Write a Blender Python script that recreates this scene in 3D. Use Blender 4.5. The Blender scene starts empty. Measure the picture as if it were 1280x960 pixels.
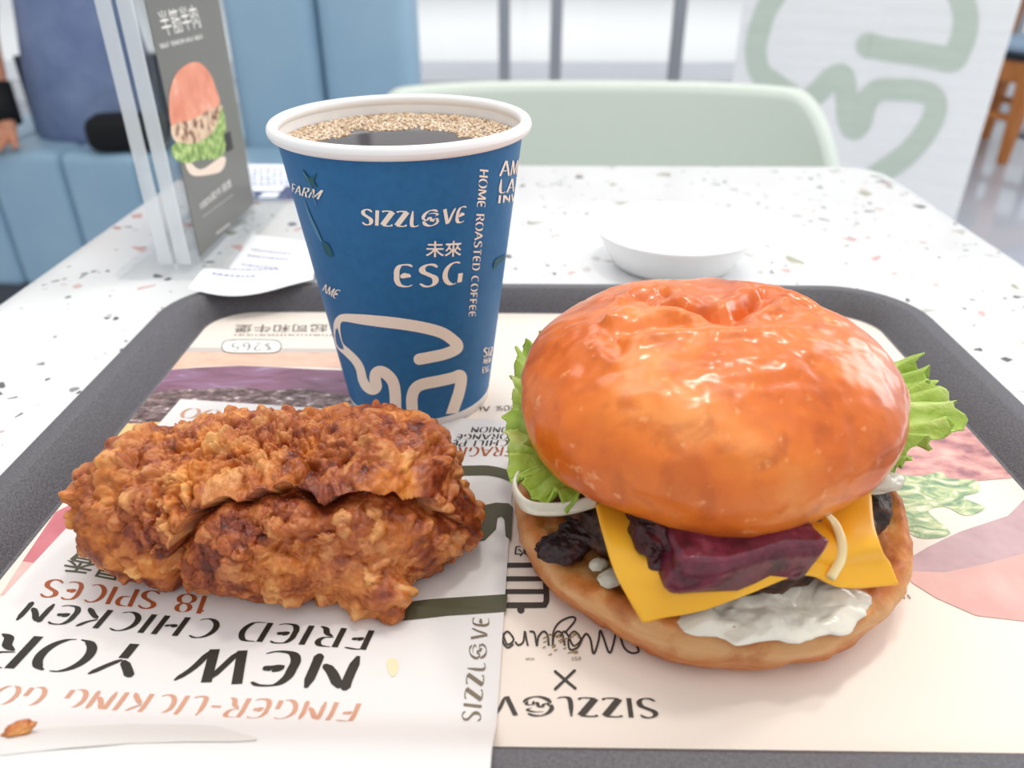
import bpy, bmesh, math, random
import numpy as np
from mathutils import Vector, Matrix
from mathutils.geometry import tessellate_polygon

random.seed(7)
rng = np.random.default_rng(11)
C = bpy.context.scene.collection
sc = bpy.context.scene
PI = math.pi
T = 0.75                       # height of the table top

# ------------------------------------------------------------------ camera, sky, lamps, exposure
F = 961.0
PITCH = math.radians(30.3)
YAW = math.radians(0.8)
CH = 0.175                     # camera above the table top
cam_d = bpy.data.cameras.new('camera')
cam = bpy.data.objects.new('camera', cam_d)
C.objects.link(cam)
cam.location = (0, 0, T + CH)
cam.rotation_euler = (PI / 2 - PITCH, 0, YAW)
cam_d.sensor_width = 36.0
cam_d.lens = F / 1280 * 36.0
cam_d.clip_start = 0.01
cam_d.dof.use_dof = True
cam_d.dof.focus_distance = 0.245
cam_d.dof.aperture_fstop = 11.0
sc.camera = cam

world = bpy.data.worlds.new('overcast_sky')
sc.world = world
world.use_nodes = True
wn = world.node_tree.nodes
wn['Background'].inputs[0].default_value = (0.92, 0.96, 1.0, 1)
wn['Background'].inputs[1].default_value = 0.80


def area(name, loc, aim, sx, sy, watts, color=(1, 1, 1), shape='RECTANGLE'):
    d = bpy.data.lights.new(name, 'AREA')
    d.shape = shape
    d.size = sx
    if shape in ('RECTANGLE', 'ELLIPSE'):
        d.size_y = sy
    d.energy = watts
    d.color = color
    o = bpy.data.objects.new(name, d)
    C.objects.link(o)
    o.location = loc
    o.rotation_euler = (Vector(aim) - Vector(loc)).to_track_quat('-Z', 'Y').to_euler()
    return o


area('ceiling_panel_and_fill', (-0.55, 1.15, 2.55), (0.0, 0.25, T), 0.9, 0.9, 10, (1.0, 0.97, 0.93))
area('ceiling_spot_lamp', (0.15, 0.55, 2.5), (0.05, 0.2, T), 0.2, 0.2, 7, (1.0, 0.96, 0.9), 'DISK')
area('ceiling_spot_lamp', (0.75, 1.0, 2.5), (0.05, 0.2, T), 0.2, 0.2, 7, (1.0, 0.97, 0.92), 'DISK')
area('ceiling_panel_and_fill', (0.7, -0.5, 2.6), (0.6, 1.2, 0.6), 2.0, 2.0, 10, (1.0, 0.98, 0.95))  # unseen fill added near the camera to brighten the partition and the front
area('street_fill', (0, 9.5, 6.0), (0, 9.0, 0), 9.0, 4.0, 260, (0.97, 0.98, 1.0))  # area lamp added above the pavement to brighten the view through the window
area('window_daylight', (2.6, 1.9, 1.7), (0.0, 0.2, T), 1.4, 1.6, 30, (0.93, 0.96, 1.0))

sc.view_settings.view_transform = 'Standard'
sc.view_settings.look = 'None'
sc.view_settings.gamma = 1.0
sc.view_settings.use_curve_mapping = False
sc.view_settings.exposure = -0.05
sc.cycles.max_bounces = 10
sc.cycles.transparent_max_bounces = 16
sc.cycles.caustics_reflective = False
sc.cycles.caustics_refractive = False


# ------------------------------------------------------------------ measuring: a pixel's ray in the place
def ray(u, v):
    x = (u - 640) / F
    y = (480 - v) / F
    d = np.array([x, math.cos(PITCH) + y * math.sin(PITCH), -math.sin(PITCH) + y * math.cos(PITCH)])
    c, s = math.cos(YAW), math.sin(YAW)
    return np.array([d[0] * c - d[1] * s, d[0] * s + d[1] * c, d[2]])


def P(u, v, z=0.0):
    """point of the pixel's ray at height z above the table top"""
    d = ray(u, v)
    t = (z - CH) / d[2]
    return np.array([d[0] * t, d[1] * t, z])


def proj(p):
    """places given above the table top -> pixels and depth"""
    c, s = math.cos(YAW), math.sin(YAW)
    x, y, dz = p[..., 0] * c + p[..., 1] * s, -p[..., 0] * s + p[..., 1] * c, p[..., 2] - CH
    a = y * math.cos(PITCH) - dz * math.sin(PITCH)
    b = y * math.sin(PITCH) + dz * math.cos(PITCH)
    return 640 + F * x / a, 480 - F * b / a, a


# ------------------------------------------------------------------ numpy noise
def hash3(i, seed=0):
    i = i.astype(np.float64)
    h = np.sin(i[..., 0] * 127.1 + i[..., 1] * 311.7 + i[..., 2] * 74.7 + seed * 53.13) * 43758.5453
    return h - np.floor(h)


def vnoise(p, seed=0):
    i = np.floor(p)
    f = p - i
    f = f * f * f * (f * (f * 6 - 15) + 10)
    out = 0
    for dx in (0, 1):
        wx = f[..., 0] if dx else 1 - f[..., 0]
        for dy in (0, 1):
            wy = f[..., 1] if dy else 1 - f[..., 1]
            for dz in (0, 1):
                wz = f[..., 2] if dz else 1 - f[..., 2]
                out = out + wx * wy * wz * hash3(i + np.array([dx, dy, dz]), seed)
    return out * 2 - 1


def fbm(p, octaves=4, seed=0):
    a, s, out = 1.0, 1.0, 0
    for k in range(octaves):
        out = out + a * vnoise(p * s + 17.3 * k, seed + k)
        a *= 0.5
        s *= 2.03
    return out


def worley(p, seed=0):
    i = np.floor(p)
    best = np.full(p.shape[:-1], 9.0)
    cid = np.zeros(p.shape[:-1])
    for dx in (-1, 0, 1):
        for dy in (-1, 0, 1):
            for dz in (-1, 0, 1):
                c = i + np.array([dx, dy, dz])
                q = c + np.stack([hash3(c, seed), hash3(c, seed + 1), hash3(c, seed + 2)], -1)
                d = np.sqrt(((q - p) ** 2).sum(-1))
                m = d < best
                best = np.where(m, d, best)
                cid = np.where(m, hash3(c, seed + 5), cid)
    return best, cid


# ------------------------------------------------------------------ materials
def lin(h):
    h = h.lstrip('#')
    v = [int(h[k:k + 2], 16) / 255 for k in (0, 2, 4)]
    return tuple(c / 12.92 if c <= 0.04045 else ((c + 0.055) / 1.055) ** 2.4 for c in v) + (1.0,)


class Mat:
    def __init__(s, name, color='#cccccc', rough=0.5, spec=0.5, **kw):
        s.m = bpy.data.materials.new(name)
        s.m.use_nodes = True
        s.nt = s.m.node_tree
        s.b = s.nt.nodes['Principled BSDF']
        s.b.inputs['Base Color'].default_value = lin(color)
        s.b.inputs['Roughness'].default_value = rough
        s.b.inputs['Specular IOR Level'].default_value = spec
        for k, v in kw.items():
            s.b.inputs[k.replace('_', ' ')].default_value = v

    def node(s, t, **props):
        n = s.nt.nodes.new(t)
        for k, v in props.items():
            setattr(n, k, v)
        return n

    def link(s, a, b):
        s.nt.links.new(a, b)

    def coord(s, scale=(1, 1, 1), kind='Object', rot=(0, 0, 0)):
        tc = s.node('ShaderNodeTexCoord')
        mp = s.node('ShaderNodeMapping')
        mp.inputs['Scale'].default_value = scale
        mp.inputs['Rotation'].default_value = rot
        s.link(tc.outputs[kind], mp.inputs['Vector'])
        return mp.outputs[0]

    def noise(s, scale, detail=4, rough=0.55, vec=None, dist=0.0):
        n = s.node('ShaderNodeTexNoise')
        n.inputs['Scale'].default_value = scale
        n.inputs['Detail'].default_value = detail
        n.inputs['Roughness'].default_value = rough
        n.inputs['Distortion'].default_value = dist
        s.link(vec if vec is not None else s.coord(), n.inputs['Vector'])
        return n.outputs['Fac']

    def voro(s, scale, feature='F1', vec=None, out='Distance', rnd=1.0):
        n = s.node('ShaderNodeTexVoronoi', feature=feature)
        n.inputs['Scale'].default_value = scale
        n.inputs['Randomness'].default_value = rnd
        s.link(vec if vec is not None else s.coord(), n.inputs['Vector'])
        return n.outputs[out]

    def ramp(s, fac, stops, interp='LINEAR'):
        n = s.node('ShaderNodeValToRGB')
        n.color_ramp.interpolation = interp
        e = n.color_ramp.elements
        while len(e) < len(stops):
            e.new(0.5)
        for el, (p, c) in zip(e, stops):
            el.position = p
            el.color = lin(c) if isinstance(c, str) else (c, c, c, 1)
        s.link(fac, n.inputs[0])
        return n.outputs[0]

    def mix(s, fac, a, b):
        n = s.node('ShaderNodeMix', data_type='RGBA')
        for v, sock in ((fac, n.inputs[0]), (a, n.inputs[6]), (b, n.inputs[7])):
            if isinstance(v, str):
                sock.default_value = lin(v)
            elif isinstance(v, (int, float)):
                sock.default_value = v
            else:
                s.link(v, sock)
        return n.outputs[2]

    def math(s, op, a, b=0.0):
        n = s.node('ShaderNodeMath', operation=op)
        for v, sock in ((a, n.inputs[0]), (b, n.inputs[1])):
            if isinstance(v, (int, float)):
                sock.default_value = v
            else:
                s.link(v, sock)
        return n.outputs[0]

    def base(s, sock):
        s.link(sock, s.b.inputs['Base Color'])
        return s

    def rough(s, sock):
        s.link(sock, s.b.inputs['Roughness'])
        return s

    def bump(s, height, strength=0.3, dist=0.001):
        n = s.node('ShaderNodeBump')
        n.inputs['Strength'].default_value = strength
        n.inputs['Distance'].default_value = dist
        s.link(height, n.inputs['Height'])
        s.link(n.outputs[0], s.b.inputs['Normal'])
        return s


def flat(name, color, rough=0.6, spec=0.3, **kw):
    return Mat(name, color, rough, spec, **kw).m


# ------------------------------------------------------------------ mesh and scene helpers
def link_obj(name, me, mat=None, parent=None, smooth=True):
    o = bpy.data.objects.new(name, me)
    C.objects.link(o)
    if mat is not None:
        me.materials.append(mat)
    if smooth and len(me.polygons):
        me.polygons.foreach_set('use_smooth', [True] * len(me.polygons))
    if parent is not None:
        o.parent = parent
        o.matrix_parent_inverse = Matrix.Identity(4)
    return o


def mesh(name, verts, faces, mat=None, parent=None, smooth=True):
    me = bpy.data.meshes.new(name)
    me.from_pydata([tuple(map(float, v)) for v in verts], [], faces)
    me.validate()
    me.update()
    return link_obj(name, me, mat, parent, smooth)


def from_bm(name, bm, mat=None, parent=None, smooth=True):
    me = bpy.data.meshes.new(name)
    bmesh.ops.recalc_face_normals(bm, faces=bm.faces)
    bm.to_mesh(me)
    bm.free()
    return link_obj(name, me, mat, parent, smooth)


def empty(name, loc=(0, 0, 0), rz=0.0):
    o = bpy.data.objects.new(name, None)
    C.objects.link(o)
    o.location = loc
    o.rotation_euler = (0, 0, rz)
    o.empty_display_size = 0.02
    return o


def tag(o, label=None, cat=None, group=None, kind=None):
    for k, v in (('label', label), ('category', cat), ('group', group), ('kind', kind)):
        if v:
            o[k] = v
    return o


def sharp(o, deg=35):
    """smooth shading that keeps corners crisp"""
    me = o.data
    bm = bmesh.new()
    bm.from_mesh(me)
    for e in bm.edges:
        if len(e.link_faces) == 2 and e.calc_face_angle(0) > math.radians(deg):
            e.smooth = False
    bm.to_mesh(me)
    bm.free()
    return o


def grid_faces(nu, nv, wrap=False):
    f = []
    for a in range(nu if wrap else nu - 1):
        for b in range(nv - 1):
            a2 = (a + 1) % nu
            f.append((a * nv + b, a2 * nv + b, a2 * nv + b + 1, a * nv + b + 1))
    return f


def lathe(name, prof, mat=None, parent=None, n=64, center=(0, 0), warp=None, cap=True):
    prof = np.array(prof, float)
    th = np.linspace(0, 2 * PI, n, endpoint=False)
    V = np.zeros((n, len(prof), 3))
    V[:, :, 0] = center[0] + np.cos(th)[:, None] * prof[None, :, 0]
    V[:, :, 1] = center[1] + np.sin(th)[:, None] * prof[None, :, 0]
    V[:, :, 2] = prof[None, :, 1]
    V = V.reshape(-1, 3)
    if warp is not None:
        V = warp(V)
    f = grid_faces(n, len(prof), True)
    if cap:
        if prof[0, 0] > 1e-6:
            f.append([a * len(prof) for a in range(n)][::-1])
        if prof[-1, 0] > 1e-6:
            f.append([a * len(prof) + len(prof) - 1 for a in range(n)])
    o = mesh(name, V, f, mat, parent)
    return o


def rbox(name, size, center, mat=None, parent=None, bevel=0.002, seg=2, rot=None, warp=None, cuts=0):
    bm = bmesh.new()
    bmesh.ops.create_cube(bm, size=1.0)
    bmesh.ops.scale(bm, vec=size, verts=bm.verts)
    if bevel > 0:
        bmesh.ops.bevel(bm, geom=list(bm.edges), offset=bevel, segments=seg, profile=0.6, affect='EDGES')
    if cuts:
        bmesh.ops.subdivide_edges(bm, edges=list(bm.edges), cuts=cuts, use_grid_fill=True)
    if warp is not None:
        for v in bm.verts:
            v.co = Vector(warp(v.co))
    if rot is not None:
        bmesh.ops.rotate(bm, cent=(0, 0, 0), matrix=Matrix.Rotation(rot[0], 3, 'X') @ Matrix.Rotation(rot[1], 3, 'Y'), verts=bm.verts)
        bmesh.ops.rotate(bm, cent=(0, 0, 0), matrix=Matrix.Rotation(rot[2], 3, 'Z'), verts=bm.verts)
    bmesh.ops.translate(bm, vec=center, verts=bm.verts)
    o = from_bm(name, bm, mat, parent)
    return sharp(o, 50)


def tube(name, pts, rad, mat=None, parent=None, n=10):
    pts = np.array(pts, float)
    rad = np.broadcast_to(np.array(rad, float), (len(pts),))
    tan = np.gradient(pts, axis=0)
    tan /= np.linalg.norm(tan, axis=1)[:, None] + 1e-12
    V = []
    up = np.array([0, 0, 1.0])
    if abs(tan[0] @ up) > 0.9:
        up = np.array([1.0, 0, 0])
    for p, t, r in zip(pts, tan, rad):
        a = np.cross(up, t)
        a /= np.linalg.norm(a) + 1e-12
        b = np.cross(t, a)
        up = b
        for k in range(n):
            ang = 2 * PI * k / n
            V.append(p + r * (math.cos(ang) * a + math.sin(ang) * b))
    f = []
    m = len(pts)
    for i in range(m - 1):
        for k in range(n):
            f.append((i * n + k, i * n + (k + 1) % n, (i + 1) * n + (k + 1) % n, (i + 1) * n + k))
    f.append(list(range(n))[::-1])
    f.append([(m - 1) * n + k for k in range(n)])
    return mesh(name, V, f, mat, parent)


def catmull(pts, sub=8, closed=False):
    p = np.array(pts, float)
    n = len(p)
    out = []
    rngs = range(n if closed else n - 1)
    for i in rngs:
        if closed:
            a, b, c, d = p[(i - 1) % n], p[i], p[(i + 1) % n], p[(i + 2) % n]
        else:
            b, c = p[i], p[i + 1]
            a = p[i - 1] if i > 0 else 2 * b - c
            d = p[i + 2] if i + 2 < n else 2 * c - b
        for k in range(sub):
            t = k / sub
            out.append(0.5 * ((2 * b) + (-a + c) * t + (2 * a - 5 * b + 4 * c - d) * t * t + (-a + 3 * b - 3 * c + d) * t ** 3))
    if not closed:
        out.append(p[-1])
    return np.array(out)


def ribbon(pts, w, cap=0):
    """flat band of width w (number or one per point) along 2-D points; returns verts, faces"""
    p = np.array(pts, float)
    w = np.broadcast_to(np.array(w, float), (len(p),))
    t = np.gradient(p, axis=0)
    t /= np.linalg.norm(t, axis=1)[:, None] + 1e-12
    nrm = np.stack([-t[:, 1], t[:, 0]], 1)
    V, f = [], []
    for q, n_, ww in zip(p, nrm, w):
        V += [q + n_ * ww / 2, q - n_ * ww / 2]
    for i in range(len(p) - 1):
        f.append((2 * i, 2 * i + 1, 2 * i + 3, 2 * i + 2))
    if cap:
        for q, tt, ww, sgn in ((p[0], t[0], w[0], -1), (p[-1], t[-1], w[-1], 1)):
            base = len(V)
            k = 9
            ang0 = math.atan2(tt[1], tt[0]) + (0 if sgn > 0 else PI)
            V += [q + ww / 2 * np.array([math.cos(ang0 + a), math.sin(ang0 + a)]) for a in np.linspace(-PI / 2, PI / 2, k)]
            f.append(list(range(base, base + k)))
    return V, f


def poly_tris(pts):
    tris = tessellate_polygon([[Vector((float(q[0]), float(q[1]), 0)) for q in pts]])
    return [tuple(t) for t in tris]


# ------------------------------------------------------------------ a stencil serif alphabet drawn with a broad nib
def arc(cx, cy, rx, ry, a0, a1, n=7):
    return [(cx + rx * math.cos(math.radians(a)), cy + ry * math.sin(math.radians(a))) for a in np.linspace(a0, a1, n)]


GL = {
    'A': (.74, [('l', [(.02, 0), (.34, 1)], 1), ('l', [(.36, 1), (.72, 0)], 1), ('l', [(.2, .34), (.46, .34)], 1)]),
    'C': (.66, [('s', arc(.36, .5, .31, .5, 55, 305, 11), 1)]),
    'D': (.68, [('l', [(.1, 1), (.1, 0)], 1), ('s', [(.2, 1), (.5, .93), (.62, .5), (.5, .07), (.2, 0)], 1)]),
    'E': (.56, [('s', [(.52, .92), (.4, 1), (.18, .96), (.08, .75), (.07, .5), (.08, .25), (.18, .04), (.4, 0), (.54, .08)], 1), ('s', [(.2, .54), (.34, .48), (.46, .56)], 2.2)]),
    'F': (.54, [('s', [(.52, .96), (.3, 1), (.12, .98)], 1), ('l', [(.1, 1), (.1, 0)], 1), ('s', [(.2, .52), (.32, .47), (.44, .55)], 2.0)]),
    'G': (.7, [('s', arc(.36, .5, .31, .5, 60, 290, 11), 1), ('l', [(.58, .46), (.58, .04)], 1)]),
    'H': (.7, [('l', [(.1, 1), (.1, 0)], 1), ('l', [(.6, 1), (.6, 0)], 1), ('s', [(.2, .52), (.35, .48), (.5, .54)], 2.0)]),
    'I': (.24, [('l', [(.12, 1), (.12, 0)], 1)]),
    'J': (.4, [('s', [(.28, 1), (.28, .3), (.2, .03), (.02, .05)], 1)]),
    'K': (.64, [('l', [(.1, 1), (.1, 0)], 1), ('s', [(.56, 1), (.4, .72), (.2, .54)], 1), ('s', [(.24, .5), (.42, .3), (.62, 0)], 1.1)]),
    'L': (.5, [('s', [(.1, 1), (.1, .3), (.16, .04), (.34, 0), (.5, .08)], 1)]),
    'M': (.9, [('l', [(.06, 0), (.12, 1)], .8), ('s', [(.16, .98), (.3, .5), (.44, .05)], 1), ('l', [(.46, .05), (.74, .98)], .8), ('l', [(.78, 1), (.82, 0)], 1)]),
    'N': (.74, [('s', [(.1, 0), (.1, .7), (.08, 1)], 1), ('s', [(.16, .95), (.34, .55), (.5, .3)], 1.1), ('s', [(.6, 1), (.62, .3), (.64, 0)], 1)]),
    'O': (.78, [('s', arc(.36, .5, .3, .5, 80, 268, 9), 1), ('s', arc(.42, .5, .3, .5, -90, 75, 9), 1)]),
    'P': (.58, [('l', [(.1, 1), (.1, 0)], 1), ('s', [(.2, 1), (.45, .96), (.53, .74), (.44, .5), (.2, .46)], 1)]),
    'R': (.64, [('l', [(.1, 1), (.1, 0)], 1), ('s', [(.2, 1), (.45, .96), (.53, .76), (.44, .56), (.22, .52)], 1), ('s', [(.26, .48), (.42, .34), (.5, .1), (.64, 0)], 1)]),
    'S': (.6, [('s', [(.54, .86), (.42, .98), (.24, .99), (.1, .86), (.12, .68), (.3, .54), (.48, .4), (.52, .18), (.4, .02), (.2, .01), (.05, .14)], 1.15)]),
    'T': (.62, [('s', [(.02, .94), (.2, 1), (.42, 1), (.6, .94)], 1), ('l', [(.31, .9), (.31, 0)], 1)]),
    'U': (.7, [('s', [(.1, 1), (.1, .35), (.2, .05), (.36, 0), (.5, .08)], 1), ('l', [(.58, 1), (.6, 0)], 1)]),
    'V': (.66, [('l', [(.04, 1), (.32, .02)], 1), ('s', [(.38, .06), (.5, .6), (.64, 1)], .8)]),
    'W': (.92, [('l', [(.04, 1), (.24, .02)], 1), ('s', [(.28, .06), (.44, .9)], .8), ('l', [(.46, 1), (.64, .02)], 1), ('s', [(.68, .06), (.76, .6), (.9, 1)], .8)]),
    'X': (.66, [('l', [(.06, 1), (.6, 0)], 1), ('l', [(.58, 1), (.06, 0)], .9)]),
    'Y': (.66, [('s', [(.04, 1), (.14, .8), (.3, .52)], 1), ('s', [(.62, 1), (.46, .7), (.33, .5)], .9), ('l', [(.33, .46), (.33, 0)], 1)]),
    'Z': (.62, [('s', [(.06, .9), (.14, .98), (.56, .97)], 1), ('l', [(.54, .94), (.08, .06)], 2.0), ('s', [(.06, .03), (.46, .02), (.58, .12)], 1)]),
    '0': (.62, [('s', arc(.31, .5, .25, .5, 0, 360, 17), 1)]),
    '1': (.34, [('s', [(.06, .8), (.16, .88), (.2, 1)], 1), ('l', [(.2, 1), (.2, 0)], 1)]),
    '2': (.56, [('s', [(.06, .78), (.14, .96), (.32, 1), (.46, .86), (.44, .62), (.06, .03)], 1), ('l', [(.06, .03), (.5, .03)], 1)]),
    '5': (.56, [('l', [(.48, .98), (.14, .98)], 1), ('s', [(.14, .98), (.1, .55), (.28, .62), (.48, .5), (.48, .16), (.28, 0), (.06, .1)], 1)]),
    '6': (.58, [('s', [(.48, .92), (.3, 1), (.12, .7), (.08, .3), (.28, 0), (.5, .2), (.44, .5), (.26, .56), (.1, .4)], 1)]),
    '8': (.58, [('s', arc(.29, .75, .2, .24, 95, 450, 13), 1), ('s', arc(.29, .25, .24, .26, 95, 450, 13), 1)]),
    '$': (.56, [('s', [(.5, .8), (.3, .9), (.1, .76), (.28, .52), (.48, .3), (.3, .1), (.06, .2)], 1), ('l', [(.28, 1), (.28, 0)], .6)]),
    '%': (.8, [('s', arc(.18, .76, .13, .2, 0, 360, 11), .7), ('s', arc(.58, .24, .13, .2, 0, 360, 11), .7), ('l', [(.6, 1), (.16, 0)], .8)]),
    '-': (.4, [('l', [(.06, .45), (.34, .45)], 1.6)]),
    ' ': (.36, []),
    # the round mark that stands for an O
    '@': (1.0, [('s', arc(.5, .5, .44, .5, 50, 190, 9), 1.1), ('s', arc(.5, .5, .44, .5, 200, 340, 9), 1.1), ('s', [(.3, .78), (.6, .8), (.8, .7), (.66, .6)], .7),
                 ('s', [(.1, .52), (.2, .36), (.3, .4), (.36, .54), (.46, .5), (.5, .34), (.56, .3)], .75), ('s', [(.6, .24), (.64, .42), (.82, .42), (.78, .26)], .7)]),
}


def stroke_text(text, thick=.15, thin=.045, gap=.1, nib=15):
    nv = np.array([math.cos(math.radians(nib)), math.sin(math.radians(nib))])
    V, Fc, x = [], [], 0.0
    for ch in text:
        adv, strokes = GL[ch]
        for kind, pts, wt in strokes:
            p = catmull(pts, 6) if kind == 's' and len(pts) > 2 else np.array([np.array(pts[0]) * (1 - t) + np.array(pts[1]) * t for t in np.linspace(0, 1, 7)])
            t = np.gradient(p, axis=0)
            t /= np.linalg.norm(t, axis=1)[:, None] + 1e-9
            w = thin + (thick - thin) * np.abs(t[:, 0] * nv[1] - t[:, 1] * nv[0]) ** 1.4
            if kind == 's':
                s = np.linspace(0, 1, len(p))
                w = w * np.clip(0.35 + 4.0 * np.minimum(s, 1 - s), 0, 1)
            vv, ff = ribbon(p + np.array([x, 0]), w * wt)
            b = len(V)
            V += vv
            Fc += [tuple(b + k for k in q) for q in ff]
        x += adv + gap
    return np.array(V), Fc, x - gap


def font_text(text, bold=0.0):
    cu = bpy.data.curves.new('t', 'FONT')
    cu.body = text
    cu.offset = bold
    o = bpy.data.objects.new('t', cu)
    C.objects.link(o)
    dg = bpy.context.evaluated_depsgraph_get()
    dg.update()
    me = bpy.data.meshes.new_from_object(o.evaluated_get(dg))
    V = np.array([v.co[:2] for v in me.vertices]) if len(me.vertices) else np.zeros((0, 2))
    Fc = [tuple(q.vertices) for q in me.polygons]
    bpy.data.objects.remove(o)
    bpy.data.curves.remove(cu)
    bpy.data.meshes.remove(me)
    if len(V):
        lo, hi = V.min(0), V.max(0)
        V = (V - lo) / max(hi[1] - lo[1], 1e-6)
        return V, Fc, (hi[0] - lo[0]) / max(hi[1] - lo[1], 1e-6)
    return V, Fc, 1.0


class Surface:
    """a printed surface: to2(u, v) pixel -> surface coordinates, to3 surface coordinates -> place"""
    def __init__(s, to2, to3, parent, grad=0.00005):
        s.to2, s.to3, s.parent, s.k, s.grad = to2, to3, parent, 0, grad

    def put(s, name, V2, Fc, mat, lift=None):
        s.k += 1
        lift = 0.00004 * s.k if lift is None else lift
        V = [s.to3(a, b, lift + s.grad * i / len(V2)) for i, (a, b) in enumerate(V2)]
        o = mesh(name, V, Fc, mat, s.parent, smooth=False)
        return o

    def words(s, text, o, xe, yt, mat, name='lettering', cjk=False, bold=0.0, lift=None, **kw):
        V, Fc, w = font_text(text, bold) if cjk else stroke_text(text, **kw)
        O, X, Y = (np.array(s.to2(*q)) for q in (o, xe, yt))
        V2 = O + (V[:, :1] / w) * (X - O) + V[:, 1:2] * (Y - O)
        return s.put(name, V2, Fc, mat, lift)

    def shape(s, name, pts, mat, lift=None, smooth=0, clamp=None):
        p = np.array(pts, float)
        if smooth:
            p = catmull(p, smooth, True)
        q = np.array([s.to2(*a) for a in p])
        if clamp is not None:
            q[:, 0] = np.clip(q[:, 0], clamp[0], clamp[1])
            q[:, 1] = np.clip(q[:, 1], clamp[2], clamp[3])
        return s.put(name, q, poly_tris(q), mat, lift)

    def strokes(s, name, lines, mat, lift=None):
        V, Fc = [], []
        for pts, w, smooth, cap in lines:
            p = catmull(pts, smooth) if smooth else np.array(pts, float)
            if isinstance(w, list):
                w = np.interp(np.linspace(0, 1, len(p)), np.linspace(0, 1, len(w)), w)
            vv, ff = ribbon(p, w, cap)
            b = len(V)
            V += vv
            Fc += [tuple(b + k for k in q) for q in ff]
        V2 = [s.to2(*q) for q in V]
        return s.put(name, V2, Fc, mat, lift)


def skin_mesh(name, nodes, edges, mat=None, parent=None, levels=2, root=0):
    """one continuous surface grown over a skeleton: nodes = [(xyz, radius or (rx, ry))]"""
    me = bpy.data.meshes.new(name)
    me.from_pydata([n[0] for n in nodes], edges, [])
    o = bpy.data.objects.new(name, me)
    C.objects.link(o)
    md = o.modifiers.new('skin', 'SKIN')
    md.use_smooth_shade = True
    sv = me.skin_vertices[0].data
    for k, n in enumerate(nodes):
        r = n[1]
        sv[k].radius = (r, r) if isinstance(r, (int, float)) else r
        sv[k].use_root = (k == root)
    sb = o.modifiers.new('sub', 'SUBSURF')
    sb.levels = sb.render_levels = levels
    dg = bpy.context.evaluated_depsgraph_get()
    dg.update()
    me2 = bpy.data.meshes.new_from_object(o.evaluated_get(dg))
    bpy.data.objects.remove(o)
    bpy.data.meshes.remove(me)
    me2.name = name
    return link_obj(name, me2, mat, parent)


# ================================================================== THE SETTING
m_floor = Mat('polished_floor', '#c9ccd4', 0.09, 0.8)
m_floor.base(m_floor.ramp(m_floor.noise(1.6, 5), [(0.3, '#bcbfc9'), (0.7, '#d0d3db')]))
fl = rbox('floor', (12, 9, 0.05), (0, 2.5, -0.025), m_floor.m, None, 0)
tag(fl, kind='structure')

m_out = flat('pavement', '#f2f2f0', 0.9)
ou = rbox('ground', (16, 8, 0.05), (0, 10.6, -0.06), m_out, None, 0)
tag(ou, kind='structure')

m_frame = flat('grey_window_frame', '#b4b7bd', 0.4)
m_sill = flat('white_sill', '#f0f0f2', 0.6)
m_glass = bpy.data.materials.new('window_glass')
m_glass.use_nodes = True
nt = m_glass.node_tree
nt.nodes.clear()
out = nt.nodes.new('ShaderNodeOutputMaterial')
mx = nt.nodes.new('ShaderNodeMixShader')
tr = nt.nodes.new('ShaderNodeBsdfTransparent')
tr.inputs[0].default_value = (1, 1, 1, 1)
gl = nt.nodes.new('ShaderNodeBsdfGlossy')
gl.inputs['Roughness'].default_value = 0.02
fr = nt.nodes.new('ShaderNodeFresnel')
fr.inputs[0].default_value = 1.45
nt.links.new(fr.outputs[0], mx.inputs[0])
nt.links.new(tr.outputs[0], mx.inputs[1])
nt.links.new(gl.outputs[0], mx.inputs[2])
nt.links.new(mx.outputs[0], out.inputs[0])

WY = 5.2
win = empty('window_1', (0, WY, 0))
tag(win, kind='structure')
rbox('window_sill', (8, 0.16, 0.12), (0, 0, 0.06), m_sill, win, 0.005)
rbox('window_head', (8, 0.12, 0.12), (0, 0, 2.7), m_frame, win, 0.005)
for k, x in enumerate((-4, -2.2, -1.05, -0.12, 0.2, 0.95, 1.9, 3.0, 4)):
    rbox('window_post', (0.07, 0.09, 2.58), (x, 0, 1.38), m_frame, win, 0.004)
xs = (-4, -2.2, -1.05, -0.12, 0.2, 0.95, 1.9, 3.0, 4)
for a, b in zip(xs[:-1], xs[1:]):
    rbox('window_pane', (b - a - 0.07, 0.008, 2.54), ((a + b) / 2, 0, 1.39), m_glass, win, 0)

# ---- folded white partition with the painted mark, built of horizontal boards
def board_mat(name, c1, c2):
    mm = Mat(name, c1, 0.75, 0.2)
    mm.base(mm.ramp(mm.noise(30, 4, vec=mm.coord((0.25, 0.25, 3))), [(0.35, c1), (0.65, c2)]))
    mm.bump(mm.noise(60, 5, vec=mm.coord((0.4, 0.4, 4))), 0.08, 0.001)
    return mm.m


m_board = board_mat('white_painted_board', '#f7f6f4', '#fbfaf8')
def at_D(u, v, D):
    d = ray(u, v)
    t = D / d[1]
    return np.array([d[0] * t, D, T + CH + d[2] * t])


FOLD = at_D(1086, 100, 2.45)[:2]
REDGE = at_D(1236, 130, 2.27)[:2]
LEDGE = at_D(921, 60, 2.62)[:2]
part_wall = empty('wall_right', (FOLD[0], FOLD[1], 0))
tag(part_wall, kind='structure')
m_core = flat('partition_core', '#dddcd8', 0.8)


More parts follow.
